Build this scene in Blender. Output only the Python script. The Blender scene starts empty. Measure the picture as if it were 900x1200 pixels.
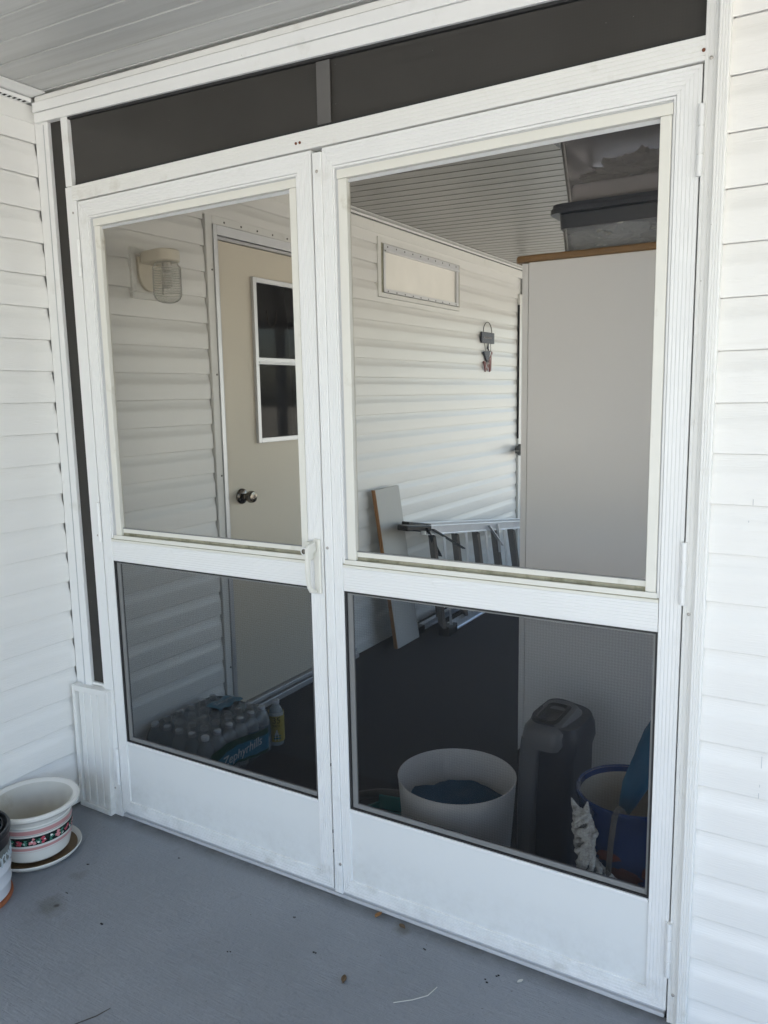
import bpy, bmesh, math, random
from mathutils import Vector, Matrix, noise
random.seed(7)
R = math.radians
sc = bpy.context.scene
col = sc.collection

# ------------------------------------------------------------------ materials
def mat(name, base=(.8,.8,.8), rough=.5, metal=0., var=0., vscale=3., bump=0., bscale=60., stretch=(1,1,1),
        coat=0., dirt=None, dscale=4., dthr=(.55,.75), spec=.5, low=False):
    m = bpy.data.materials.new(name); m.use_nodes = True
    nt = m.node_tree; N = nt.nodes; L = nt.links
    b = N['Principled BSDF']
    b.inputs['Base Color'].default_value = (*base, 1); b.inputs['Roughness'].default_value = rough
    b.inputs['Metallic'].default_value = metal; b.inputs['Coat Weight'].default_value = coat
    b.inputs['Specular IOR Level'].default_value = spec
    tc = N.new('ShaderNodeTexCoord'); mp = N.new('ShaderNodeMapping'); mp.inputs['Scale'].default_value = stretch
    L.new(tc.outputs['Object'], mp.inputs['Vector'])
    cur = None
    if var > 0:
        n = N.new('ShaderNodeTexNoise'); n.inputs['Scale'].default_value = vscale; n.inputs['Detail'].default_value = 6
        n.inputs['Roughness'].default_value = .6
        L.new(mp.outputs[0], n.inputs['Vector'])
        mx = N.new('ShaderNodeMix'); mx.data_type = 'RGBA'
        lo = [max(0, c*(1-var)) for c in base]; hi = [min(1, c*(1+var)) for c in base]
        mx.inputs['A'].default_value = (*lo, 1); mx.inputs['B'].default_value = (*hi, 1)
        L.new(n.outputs['Fac'], mx.inputs['Factor']); cur = mx.outputs['Result']
    if dirt:
        n = N.new('ShaderNodeTexNoise'); n.inputs['Scale'].default_value = dscale; n.inputs['Detail'].default_value = 8
        n.inputs['Roughness'].default_value = .65
        L.new(mp.outputs[0], n.inputs['Vector'])
        r = N.new('ShaderNodeMapRange'); r.inputs['From Min'].default_value = dthr[0]; r.inputs['From Max'].default_value = dthr[1]
        r.inputs['To Max'].default_value = .8
        L.new(n.outputs['Fac'], r.inputs['Value'])
        mx = N.new('ShaderNodeMix'); mx.data_type = 'RGBA'
        if cur: L.new(cur, mx.inputs['A'])
        else: mx.inputs['A'].default_value = (*base, 1)
        mx.inputs['B'].default_value = (*dirt, 1); L.new(r.outputs[0], mx.inputs['Factor']); cur = mx.outputs['Result']
    if low:
        sx = N.new('ShaderNodeSeparateXYZ'); L.new(tc.outputs['Object'], sx.inputs[0])
        r1 = N.new('ShaderNodeMapRange'); r1.inputs['From Min'].default_value = .20; r1.inputs['From Max'].default_value = .0; L.new(sx.outputs['Z'], r1.inputs['Value'])
        n2 = N.new('ShaderNodeTexNoise'); n2.inputs['Scale'].default_value = 16; n2.inputs['Detail'].default_value = 9; n2.inputs['Roughness'].default_value = .75
        L.new(tc.outputs['Object'], n2.inputs['Vector'])
        r2 = N.new('ShaderNodeMapRange'); r2.inputs['From Min'].default_value = .42; r2.inputs['From Max'].default_value = .75; L.new(n2.outputs['Fac'], r2.inputs['Value'])
        mm = N.new('ShaderNodeMath'); mm.operation = 'MULTIPLY'; L.new(r1.outputs[0], mm.inputs[0]); L.new(r2.outputs[0], mm.inputs[1])
        m3 = N.new('ShaderNodeMath'); m3.operation = 'MULTIPLY'; m3.inputs[1].default_value = .38; L.new(mm.outputs[0], m3.inputs[0])
        # fine scuffs and specks
        vo = N.new('ShaderNodeTexVoronoi'); vo.inputs['Scale'].default_value = 15; L.new(tc.outputs['Object'], vo.inputs['Vector'])
        lt = N.new('ShaderNodeMath'); lt.operation = 'LESS_THAN'; lt.inputs[1].default_value = .022; L.new(vo.outputs['Distance'], lt.inputs[0])
        l2 = N.new('ShaderNodeMath'); l2.operation = 'MULTIPLY'; l2.inputs[1].default_value = .55; L.new(lt.outputs[0], l2.inputs[0])
        mxx = N.new('ShaderNodeMath'); mxx.operation = 'MAXIMUM'; L.new(m3.outputs[0], mxx.inputs[0]); L.new(l2.outputs[0], mxx.inputs[1])
        mx = N.new('ShaderNodeMix'); mx.data_type = 'RGBA'
        L.new(cur, mx.inputs['A']); mx.inputs['B'].default_value = (.33,.31,.26,1); L.new(mxx.outputs[0], mx.inputs['Factor']); cur = mx.outputs['Result']
    if cur: L.new(cur, b.inputs['Base Color'])
    if bump > 0:
        n = N.new('ShaderNodeTexNoise'); n.inputs['Scale'].default_value = bscale; n.inputs['Detail'].default_value = 5
        L.new(mp.outputs[0], n.inputs['Vector'])
        bp = N.new('ShaderNodeBump'); bp.inputs['Strength'].default_value = 1; bp.inputs['Distance'].default_value = bump
        L.new(n.outputs['Fac'], bp.inputs['Height']); L.new(bp.outputs[0], b.inputs['Normal'])
    return m

def clear_mat(name, tint=(1,1,1), gloss=.06, haze=0., hazecol=(.8,.8,.8), rough=.03, fres=True):
    """pane / clear plastic: transparent + fresnel gloss + a little milky diffuse"""
    m = bpy.data.materials.new(name); m.use_nodes = True
    nt = m.node_tree; N = nt.nodes; L = nt.links; N.remove(N['Principled BSDF'])
    t = N.new('ShaderNodeBsdfTransparent'); t.inputs[0].default_value = (*tint, 1)
    g = N.new('ShaderNodeBsdfGlossy'); g.inputs['Roughness'].default_value = rough
    cur = t.outputs[0]
    if haze > 0:
        d = N.new('ShaderNodeBsdfDiffuse'); d.inputs[0].default_value = (*hazecol, 1)
        nz = N.new('ShaderNodeTexNoise'); nz.inputs['Scale'].default_value = 9; nz.inputs['Detail'].default_value = 5
        tc = N.new('ShaderNodeTexCoord'); L.new(tc.outputs['Object'], nz.inputs['Vector'])
        mr = N.new('ShaderNodeMapRange'); mr.inputs['To Min'].default_value = haze*.6; mr.inputs['To Max'].default_value = haze*1.4
        L.new(nz.outputs['Fac'], mr.inputs['Value'])
        mx = N.new('ShaderNodeMixShader'); L.new(mr.outputs[0], mx.inputs[0]); L.new(cur, mx.inputs[1]); L.new(d.outputs[0], mx.inputs[2]); cur = mx.outputs[0]
    mx = N.new('ShaderNodeMixShader')
    if fres:
        f = N.new('ShaderNodeLayerWeight'); f.inputs['Blend'].default_value = gloss*2.2
        L.new(f.outputs['Fresnel'], mx.inputs[0])
    else: mx.inputs[0].default_value = gloss
    L.new(cur, mx.inputs[1]); L.new(g.outputs[0], mx.inputs[2]); L.new(mx.outputs[0], N['Material Output'].inputs['Surface'])
    return m

def screen_mat(name, opacity, colr, scale=900.):
    """woven solar screen: threads hide part of what is behind"""
    m = bpy.data.materials.new(name); m.use_nodes = True
    nt = m.node_tree; N = nt.nodes; L = nt.links
    b = N['Principled BSDF']; b.inputs['Roughness'].default_value = .55
    b.inputs['Specular IOR Level'].default_value = .3
    tc = N.new('ShaderNodeTexCoord')
    n = N.new('ShaderNodeTexNoise'); n.inputs['Scale'].default_value = 5; n.inputs['Detail'].default_value = 7
    L.new(tc.outputs['Object'], n.inputs['Vector'])
    mx = N.new('ShaderNodeMix'); mx.data_type = 'RGBA'
    mx.inputs['A'].default_value = (*[c*.75 for c in colr], 1); mx.inputs['B'].default_value = (*[c*1.25 for c in colr], 1)
    L.new(n.outputs['Fac'], mx.inputs['Factor'])
    # white dust specks
    vo = N.new('ShaderNodeTexVoronoi'); vo.inputs['Scale'].default_value = 26; vo.inputs['Randomness'].default_value = 1
    L.new(tc.outputs['Object'], vo.inputs['Vector'])
    cp = N.new('ShaderNodeMath'); cp.operation = 'LESS_THAN'; cp.inputs[1].default_value = .028; L.new(vo.outputs['Distance'], cp.inputs[0])
    mx2 = N.new('ShaderNodeMix'); mx2.data_type = 'RGBA'; mx2.inputs['B'].default_value = (.12,.12,.11,1)
    L.new(mx.outputs['Result'], mx2.inputs['A']); L.new(cp.outputs[0], mx2.inputs['Factor'])
    L.new(mx2.outputs['Result'], b.inputs['Base Color'])
    sx = N.new('ShaderNodeSeparateXYZ'); L.new(tc.outputs['Object'], sx.inputs[0])
    waves = []
    for ax in ('X', 'Z'):
        k = N.new('ShaderNodeMath'); k.operation = 'MULTIPLY'; k.inputs[1].default_value = scale; L.new(sx.outputs[ax], k.inputs[0])
        s = N.new('ShaderNodeMath'); s.operation = 'SINE'; L.new(k.outputs[0], s.inputs[0]); waves.append(s.outputs[0])
    ad = N.new('ShaderNodeMath'); ad.operation = 'ADD'; L.new(waves[0], ad.inputs[0]); L.new(waves[1], ad.inputs[1])
    mr = N.new('ShaderNodeMapRange'); mr.inputs['From Min'].default_value = -2; mr.inputs['From Max'].default_value = 2
    mr.inputs['To Min'].default_value = max(0, opacity-.02); mr.inputs['To Max'].default_value = min(1, opacity+.02)
    L.new(ad.outputs[0], mr.inputs['Value'])
    t = N.new('ShaderNodeBsdfTransparent'); ms = N.new('ShaderNodeMixShader')
    L.new(mr.outputs[0], ms.inputs[0]); L.new(t.outputs[0], ms.inputs[1]); L.new(b.outputs[0], ms.inputs[2])
    L.new(ms.outputs[0], N['Material Output'].inputs['Surface'])
    return m

M = {}
M['vinyl'] = mat('vinyl_siding', (.80,.785,.75), .42, var=.035, vscale=2.2, bump=.0006, bscale=26, stretch=(1,1,14), dirt=(.60,.57,.50), dscale=1.6, dthr=(.60,.95))
M['vinyl_house'] = mat('vinyl_siding_house', (.82,.812,.785), .30, var=.035, vscale=2.2, bump=.0009, bscale=26, stretch=(1,1,14), dirt=(.60,.57,.50), dscale=1.6, dthr=(.62,.98))
M['white'] = mat('white_aluminium', (.80,.80,.785), .36, var=.03, vscale=5, bump=.0002, bscale=80, dirt=(.50,.475,.41), dscale=8, dthr=(.60,.95), low=True)
M['white2'] = mat('white_aluminium_aged', (.78,.775,.745), .42, var=.04, vscale=5, bump=.0002, bscale=90, dirt=(.46,.43,.35), dscale=10, dthr=(.58,.92), low=True)
M['cream'] = mat('cream_sash_aluminium', (.74,.725,.66), .4, var=.05, vscale=7, dirt=(.42,.38,.28), dscale=14, dthr=(.60,.85))
M['grime'] = mat('grimy_channel', (.36,.34,.25), .7, var=.45, vscale=18, dirt=(.12,.12,.06), dscale=25, dthr=(.5,.7))
M['groove'] = mat('grey_groove_metal', (.52,.525,.53), .4, var=.08, vscale=9)  # mid grey metal for grooves, beads, strips and scratches
M['gap'] = mat('black_rubber_gasket', (.02,.02,.02), .6)
M['grey_frame'] = mat('grey_screen_frame', (.20,.20,.195), .45, var=.15, vscale=8)
M['kick'] = mat('kick_panel_paint', (.735,.745,.73), .38, var=.035, vscale=3, bump=.0004, bscale=7, dirt=(.50,.49,.43), dscale=7, dthr=(.60,.95), low=True)
M['screen_dark'] = screen_mat('transom_screen', .962, (.040,.037,.033))
M['screen_low'] = screen_mat('door_screen', .35, (.008,.008,.008))
M['divider'] = mat('dark_divider_bar', (.11,.105,.10), .5, var=.2, vscale=9)
M['glass'] = clear_mat('storm_glass', (.92,.905,.88), .05)
M['steel'] = mat('screw_metal', (.45,.42,.38), .4, .8)
M['rust'] = mat('rusty_screw', (.16,.05,.02), .8)
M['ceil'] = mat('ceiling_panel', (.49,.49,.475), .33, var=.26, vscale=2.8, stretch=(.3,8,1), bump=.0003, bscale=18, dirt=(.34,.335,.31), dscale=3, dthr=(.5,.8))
M['ceil_dim'] = mat('dimmed_ceiling_panel', (.25,.245,.23), .30, var=.34, vscale=2.8, stretch=(.3,8,1), bump=.0005, bscale=18, dirt=(.20,.19,.175), dscale=3, dthr=(.48,.75))  # darker copy of the porch panels; the room's shade is in the colour
M['slot'] = mat('dark_slot', (.012,.012,.012), .9)
M['door_cream'] = mat('entry_door_cream', (.68,.62,.51), .5, var=.05, vscale=4, bump=.0003, bscale=220)
M['alu'] = mat('mill_aluminium', (.58,.585,.60), .38, .55, var=.08, vscale=8)
M['black_glass'] = mat('black_pane', (.006,.006,.007), .04, spec=.10)
M['frost_glow'] = mat('glowing_obscured_pane', (.62,.61,.57), .28, var=.16, vscale=5, bump=.0008, bscale=120)
_b=M['frost_glow'].node_tree.nodes['Principled BSDF']; _b.inputs['Emission Color'].default_value=(1,.93,.80,1); _b.inputs['Emission Strength'].default_value=.025  # weak glow added so the pane looks brighter, in place of reflected light
M['brass'] = mat('dark_nickel_knob', (.20,.18,.155), .2, 1.)
M['lamp_cream'] = mat('lamp_cream_plastic', (.66,.61,.51), .4, var=.05, vscale=12)
M['jar'] = clear_mat('ribbed_jar_glass', (.92,.92,.9), .035, haze=.20, hazecol=(.7,.69,.66), rough=.2)
M['jar_rib'] = clear_mat('jar_rib_glass', (.95,.95,.93), .03, haze=.26, hazecol=(.80,.78,.74), rough=.2)
M['jar_in'] = mat('lamp_socket', (.55,.53,.5), .4)
M['board'] = mat('grey_board', (.52,.51,.48), .55, var=.07, vscale=6, stretch=(3,3,.5))
M['board_edge'] = mat('raw_wood_edge', (.34,.17,.07), .7, var=.2, vscale=20)
M['ladder'] = mat('ladder_aluminium', (.82,.84,.88), .30, .7, var=.15, vscale=14)
M['tread'] = mat('ladder_tread', (.17,.155,.145), .5, .2, var=.2, vscale=10)
M['black_pl'] = mat('black_plastic', (.012,.012,.013), .35, var=.3, vscale=9)
M['cab'] = mat('white_laminate', (.86,.855,.86), .40, var=.03, vscale=3, bump=.0004, bscale=30)
M['wood'] = mat('brown_wood_trim', (.26,.15,.065), .45, var=.25, vscale=8, stretch=(.6,6,6))
M['lid'] = mat('charcoal_lid', (.05,.056,.07), .38, var=.2, vscale=6)
M['tub'] = clear_mat('clear_tub', (.86,.88,.92), .10, haze=.22, hazecol=(.75,.78,.82), rough=.15)
M['tub2'] = clear_mat('milky_tub', (.86,.85,.86), .10, haze=.15, hazecol=(.75,.74,.76), rough=.2)
M['tubwhite'] = mat('white_contents_fabric', (.82,.80,.80), .6, var=.08, vscale=6)
M['baggrey'] = mat('grey_crumpled_plastic', (.55,.54,.50), .3, var=.35, vscale=8, bump=.004, bscale=20)
M['bucket'] = mat('white_bucket_plastic', (.82,.78,.74), .4, var=.06, vscale=4)
M['navycloth'] = mat('dark_blue_cloth', (.012,.075,.15), .8, var=.5, vscale=8, bump=.006, bscale=14)
M['heater_g'] = mat('grey_plastic_shell', (.15,.153,.165), .34, var=.08, vscale=8)
M['heater_b'] = mat('navy_plastic_shell', (.016,.021,.034), .38, var=.15, vscale=8, bump=.0005, bscale=200, stretch=(.1,.1,4))
M['cobalt'] = mat('cobalt_glaze', (.006,.035,.15), .14, coat=.6, var=.35, vscale=5)
M['cobalt_in'] = mat('cream_glaze_inside', (.50,.43,.33), .3, var=.12, vscale=8)
M['bagwhite'] = mat('white_plastic_bag', (.74,.72,.66), .85, var=.2, vscale=40, bump=.005, bscale=140, dirt=(.20,.18,.15), dscale=45, dthr=(.48,.66))  # dark mottling in the colour stands in for shaded creases
M['bluecloth'] = mat('blue_umbrella_cloth', (.012,.13,.26), .6, var=.35, vscale=8, bump=.003, bscale=22, stretch=(2,2,.5))
M['redglaze'] = mat('dark_red_glaze', (.13,.022,.015), .25, var=.4, vscale=14)
M['teal'] = mat('teal_plastic', (.012,.20,.20), .4, var=.15, vscale=7)
M['tealdark'] = mat('grey_plastic_hose', (.10,.09,.085), .5, var=.2, vscale=8)
M['tube'] = clear_mat('clear_hose', (.7,.66,.62), .1, haze=.25, hazecol=(.4,.36,.32))
M['water'] = clear_mat('water_bottle_plastic', (.80,.88,.92), .12, haze=.48, hazecol=(.66,.76,.82), rough=.15)
M['cap'] = mat('clear_white_cap', (.60,.63,.66), .3)
M['wrapblue'] = mat('wrap_label_blue', (.035,.18,.28), .22, var=.35, vscale=12, bump=.002, bscale=22)
M['wrapgreen'] = mat('wrap_label_green', (.02,.07,.045), .25, var=.7, vscale=16, bump=.002, bscale=22)
M['wrapyellow'] = mat('wrap_label_yellow', (.42,.34,.07), .3, var=.15, vscale=10)
M['textwhite'] = mat('white_print', (.52,.57,.60), .5)
M['textblack'] = mat('black_print', (.01,.01,.01), .5)
M['wrap'] = clear_mat('shrink_wrap', (.93,.94,.95), .14, haze=.16, hazecol=(.62,.66,.70), rough=.12)
M['pot'] = mat('glazed_cream_ceramic', (.74,.72,.67), .2, var=.03, vscale=6, coat=.3, dirt=(.55,.48,.36), dscale=7, dthr=(.62,.95))
M['pot_pink'] = mat('pink_glaze_band', (.54,.27,.26), .28, var=.12, vscale=14)
M['pot_line'] = mat('grey_green_line', (.36,.42,.38), .3)
M['pot_dark'] = mat('dark_green_band', (.012,.022,.018), .25, var=.4, vscale=25)
M['petal_red'] = mat('dark_pink_petal', (.42,.05,.08), .4, var=.5, vscale=60)
M['petal_pink'] = mat('light_pink_petal', (.62,.24,.25), .4, var=.35, vscale=60)
M['petal_white'] = mat('white_petal', (.8,.8,.76), .4)
M['leafgreen'] = mat('green_leaf_print', (.03,.16,.11), .4, var=.4, vscale=60)
M['saucer_in'] = mat('dirty_saucer', (.17,.11,.055), .6, var=.4, vscale=15)
M['soil'] = mat('pot_inside_dusty', (.54,.52,.46), .55, var=.15, vscale=10, dirt=(.36,.30,.2), dscale=9)
M['pail'] = mat('white_enamel_pail', (.72,.73,.76), .25, var=.03, vscale=8, coat=.2)
M['pail_grey'] = mat('mottled_grey_band', (.17,.18,.165), .4, var=.8, vscale=40)
M['terra'] = mat('terracotta', (.36,.12,.05), .8, var=.2, vscale=20)
M['leafbrown'] = mat('dry_leaf_brown', (.13,.085,.045), .7, var=.4, vscale=60)
M['leaftan'] = mat('dry_seed_tan', (.34,.17,.06), .7, var=.4, vscale=60)
M['chip'] = mat('pale_chip', (.55,.54,.5), .7)
M['slate'] = mat('slate_blue_plaque', (.022,.026,.045), .5, var=.5, vscale=40)
M['carpet'] = mat('dark_carpet', (.036,.037,.043), .95, var=.35, vscale=240, bump=.003, bscale=380, dirt=(.048,.045,.044), dscale=2, dthr=(.45,.8))
M['matt'] = mat('black_doormat', (.022,.018,.018), .9, var=.5, vscale=150, bump=.004, bscale=200)
M['grass'] = mat('lawn', (.27,.265,.235), .9, var=.4, vscale=4)
M['drive'] = mat('pale_driveway', (.22,.218,.212), .85, var=.12, vscale=2, bump=.002, bscale=30)
M['greybundle'] = mat('grey_knit', (.17,.175,.17), .8, var=.5, vscale=60, bump=.004, bscale=60)
M['flagred'] = mat('faded_red_stripe', (.20,.065,.06), .6)
M['flagwhite'] = mat('faded_white_stripe', (.6,.56,.54), .6)
M['wire'] = mat('dark_wire', (.06,.05,.04), .5, .6)

# painted concrete floor
def floor_mat():
    m = bpy.data.materials.new('painted_concrete'); m.use_nodes = True
    nt = m.node_tree; N = nt.nodes; L = nt.links; b = N['Principled BSDF']
    tc = N.new('ShaderNodeTexCoord')
    def noi(sc_, det=6, rough=.6, stretch=None, rot=0):
        n = N.new('ShaderNodeTexNoise'); n.inputs['Scale'].default_value = sc_; n.inputs['Detail'].default_value = det; n.inputs['Roughness'].default_value = rough
        mp = N.new('ShaderNodeMapping'); mp.inputs['Scale'].default_value = stretch or (1,1,1); mp.inputs['Rotation'].default_value = (0,0,rot)
        L.new(tc.outputs['Object'], mp.inputs[0]); L.new(mp.outputs[0], n.inputs['Vector']); return n
    def mr(src, a, b_, c=0., d=1.):
        r = N.new('ShaderNodeMapRange'); r.inputs['From Min'].default_value = a; r.inputs['From Max'].default_value = b_
        r.inputs['To Min'].default_value = c; r.inputs['To Max'].default_value = d; L.new(src, r.inputs['Value']); return r.outputs[0]
    def mix(f, a, b_):
        x = N.new('ShaderNodeMix'); x.data_type = 'RGBA'
        if isinstance(f, float): x.inputs['Factor'].default_value = f
        else: L.new(f, x.inputs['Factor'])
        for s, v in (('A', a), ('B', b_)):
            if isinstance(v, tuple): x.inputs[s].default_value = (*v, 1)
            else: L.new(v, x.inputs[s])
        return x.outputs['Result']
    big = noi(1.7, 7, .62); mid = noi(9, 8, .7); streak = noi(14, 5, .6, (1,9,1), R(28)); speck = noi(95, 2, .5)
    c = mix(mr(big.outputs[0], .3, .7), (.205,.219,.238), (.250,.265,.286))
    c = mix(mr(mid.outputs[0], .52, .74, 0, .55), c, (.28,.30,.325))
    c = mix(mr(streak.outputs[0], .60, .72, 0, .35), c, (.34,.36,.39))
    c = mix(mr(mid.outputs[0], .40, .28, 0, .5), c, (.125,.132,.145))
    c = mix(mr(speck.outputs[0], .72, .76, 0, .6), c, (.05,.045,.04))
    # stains with their own shape
    for (x, y, r, k, cc) in ((.414,-.436,.055,.55,(.10,.095,.075)), (.36,-.30,.03,.35,(.10,.095,.075)), (.30,-.60,.07,.3,(.11,.1,.085)),
                             (.425,-.425,.010,.9,(.03,.025,.02)), (1.33,-.03,.03,.5,(.09,.08,.055)), (.55,-.9,.12,.3,(.1,.098,.09))):
        vm = N.new('ShaderNodeVectorMath'); vm.operation = 'DISTANCE'; vm.inputs[1].default_value = (x, y, 0)
        wob = N.new('ShaderNodeMixRGB'); wob.blend_type = 'ADD'; wob.inputs[0].default_value = 1
        sc2 = N.new('ShaderNodeVectorMath'); sc2.operation = 'SCALE'; sc2.inputs['Scale'].default_value = r*1.4
        sb = N.new('ShaderNodeVectorMath'); sb.operation = 'SUBTRACT'; sb.inputs[1].default_value = (.5,.5,.5)
        nz = noi(22, 4); L.new(nz.outputs['Color'], sb.inputs[0]); L.new(sb.outputs[0], sc2.inputs[0])
        ad = N.new('ShaderNodeVectorMath'); ad.operation = 'ADD'; L.new(tc.outputs['Object'], ad.inputs[0]); L.new(sc2.outputs[0], ad.inputs[1])
        fl = N.new('ShaderNodeVectorMath'); fl.operation = 'MULTIPLY'; fl.inputs[1].default_value = (1,1,0); L.new(ad.outputs[0], fl.inputs[0])
        L.new(fl.outputs[0], vm.inputs[0])
        c = mix(mr(vm.outputs['Value'], r, r*.35, 0, k), c, cc)
    # darker line along the foot of the doors and the wall, broken by noise
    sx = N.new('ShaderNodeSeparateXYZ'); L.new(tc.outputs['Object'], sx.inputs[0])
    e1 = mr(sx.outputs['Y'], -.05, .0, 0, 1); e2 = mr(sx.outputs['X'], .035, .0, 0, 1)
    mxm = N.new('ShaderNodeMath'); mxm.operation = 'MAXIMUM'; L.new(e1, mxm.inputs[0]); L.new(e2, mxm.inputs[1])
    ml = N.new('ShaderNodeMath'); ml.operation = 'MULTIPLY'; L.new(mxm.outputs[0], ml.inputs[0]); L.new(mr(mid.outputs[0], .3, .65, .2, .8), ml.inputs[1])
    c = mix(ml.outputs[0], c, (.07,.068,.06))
    L.new(c, b.inputs['Base Color'])
    L.new(mr(mid.outputs[0], .3, .7, .42, .62), b.inputs['Roughness'])
    # brushed + trowelled relief
    br = noi(10, 8, .65, (1,26,1), R(31)); br2 = noi(7, 6, .7, (22,1,1), R(-12)); f3 = noi(60, 4)
    s1 = N.new('ShaderNodeMath'); s1.operation = 'MULTIPLY_ADD'; s1.inputs[1].default_value = .7; L.new(br.outputs[0], s1.inputs[0]); L.new(f3.outputs[0], s1.inputs[2])
    s2 = N.new('ShaderNodeMath'); s2.operation = 'MULTIPLY_ADD'; s2.inputs[1].default_value = .35; L.new(br2.outputs[0], s2.inputs[0]); L.new(s1.outputs[0], s2.inputs[2])
    s3 = N.new('ShaderNodeMath'); s3.operation = 'MULTIPLY_ADD'; s3.inputs[1].default_value = 3.5; L.new(big.outputs[0], s3.inputs[0]); L.new(s2.outputs[0], s3.inputs[2])
    bp = N.new('ShaderNodeBump'); bp.inputs['Distance'].default_value = .0032; L.new(s3.outputs[0], bp.inputs['Height']); L.new(bp.outputs[0], b.inputs['Normal'])
    return m
M['floor'] = floor_mat()

# ------------------------------------------------------------------ mesh helpers
class MB:
    def __init__(s): s.v = []; s.f = []
    def add(s, vs, fs):
        o = len(s.v); s.v += [tuple(p) for p in vs]; s.f += [tuple(i+o for i in f) for f in fs]; return s
    def box(s, x0, x1, y0, y1, z0, z1):
        return s.add([(x0,y0,z0),(x1,y0,z0),(x1,y1,z0),(x0,y1,z0),(x0,y0,z1),(x1,y0,z1),(x1,y1,z1),(x0,y1,z1)],
                     [(3,2,1,0),(4,5,6,7),(0,1,5,4),(1,2,6,5),(2,3,7,6),(3,0,4,7)])
    def prism_xz(s, pts, y0, y1):
        n = len(pts)
        return s.add([(p[0],y0,p[1]) for p in pts]+[(p[0],y1,p[1]) for p in pts],
                     [tuple(range(n)), tuple(range(2*n-1,n-1,-1))]+[(i, i+n, (i+1)%n+n, (i+1)%n) for i in range(n)])
    def prism_xy(s, pts, z0, z1):
        n = len(pts)
        return s.add([(p[0],p[1],z0) for p in pts]+[(p[0],p[1],z1) for p in pts],
                     [tuple(range(n-1,-1,-1)), tuple(range(n,2*n))]+[(i,(i+1)%n,(i+1)%n+n,i+n) for i in range(n)])
    def prism_yz(s, pts, x0, x1):
        n = len(pts)
        return s.add([(x0,p[0],p[1]) for p in pts]+[(x1,p[0],p[1]) for p in pts],
                     [tuple(range(n-1,-1,-1)), tuple(range(n,2*n))]+[(i,(i+1)%n,(i+1)%n+n,i+n) for i in range(n)])
    def lathe(s, prof, n=48, c=(0,0), cap0=False, cap1=False, sx=1, sy=1):
        m = len(prof); vs = []
        for (r, z) in prof:
            for k in range(n):
                a = 2*math.pi*k/n; vs.append((c[0]+r*sx*math.cos(a), c[1]+r*sy*math.sin(a), z))
        fs = [(i*n+k, i*n+(k+1)%n, (i+1)*n+(k+1)%n, (i+1)*n+k) for i in range(m-1) for k in range(n)]
        if cap0: fs.append(tuple(range(n-1,-1,-1)))
        if cap1: fs.append(tuple((m-1)*n+k for k in range(n)))
        return s.add(vs, fs)
    def tube(s, pts, r, n=10, caps=True):
        pts = [Vector(p) for p in pts]; rs = r if isinstance(r, (list, tuple)) else [r]*len(pts)
        vs = []; up = None
        for i, p in enumerate(pts):
            d = (pts[min(i+1,len(pts)-1)]-pts[max(i-1,0)]).normalized()
            if up is None: up = Vector((0,0,1)) if abs(d.z) < .9 else Vector((1,0,0))
            a = d.cross(up).normalized(); b_ = a.cross(d).normalized(); up = b_
            for k in range(n):
                t = 2*math.pi*k/n; vs.append(p+(a*math.cos(t)+b_*math.sin(t))*rs[i])
        m = len(pts)
        fs = [(i*n+k, i*n+(k+1)%n, (i+1)*n+(k+1)%n, (i+1)*n+k) for i in range(m-1) for k in range(n)]
        if caps: fs += [tuple(range(n-1,-1,-1)), tuple((m-1)*n+k for k in range(n))]
        return s.add(vs, fs)
    def beam(s, p, q, w, h, up=(0,0,1)):
        p, q = Vector(p), Vector(q); d = (q-p).normalized(); up = Vector(up); a = d.cross(up).normalized(); b_ = a.cross(d).normalized()
        vs = [e+a*(sx_*w/2)+b_*(sy_*h/2) for e in (p, q) for sx_, sy_ in ((-1,-1),(1,-1),(1,1),(-1,1))]
        return s.add(vs, [(0,1,2,3),(7,6,5,4),(0,4,5,1),(1,5,6,2),(2,6,7,3),(3,7,4,0)])
    def fluted(s, A, B, C, D, yf, yb, n=5, g=.0011, e=.0011, both=False):
        """bar facing -y; outer edge A-B, inner edge D-C (x,z); grooves run along it"""
        A, B, C, D = map(Vector, (A, B, C, D)); w = ((D-A).length+(C-B).length)/2; w2 = w
        prof = [(0, yb), (0, yf+.0012), (.0012/w, yf)]
        for k in range(1, n):
            t = k/n; prof += [(t-e/w, yf), (t, yf+g), (t+e/w, yf)]
        prof += [(1-.0012/w, yf), (1, yf+.0012), (1, yb)]
        m = len(prof); vs = []
        for P, Q in ((A, D), (B, C)):
            for t, y in prof: q = P.lerp(Q, t); vs.append((q.x, y, q.y))
        fs = [(i, i+m, i+1+m, i+1) for i in range(m-1)]
        fs += [(m-1, 2*m-1, m, 0), tuple(range(m)), tuple(range(2*m-1, m-1, -1))]
        return s.add(vs, fs)
    def xf(s, fn): s.v = [tuple(fn(*p)) for p in s.v]; return s
    def obj(s, name, material, parent=None, smooth=None, bevel=0., seg=2, loc=None):
        me = bpy.data.meshes.new(name); me.from_pydata(s.v, [], s.f)
        bm = bmesh.new(); bm.from_mesh(me)
        bmesh.ops.recalc_face_normals(bm, faces=bm.faces); bm.to_mesh(me); bm.free()
        for mm in (material if isinstance(material, list) else [material]): me.materials.append(M[mm] if isinstance(mm, str) else mm)
        if smooth is not None:
            me.polygons.foreach_set('use_smooth', [True]*len(me.polygons)); me.set_sharp_from_angle(angle=R(smooth))
        me.update()
        o = bpy.data.objects.new(name, me); col.objects.link(o)
        if parent is not None: o.parent = parent
        if loc: o.location = loc
        if bevel > 0:
            b = o.modifiers.new('edge_bevel', 'BEVEL'); b.width = bevel; b.segments = seg; b.limit_method = 'ANGLE'; b.angle_limit = R(40)
        return o

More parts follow.
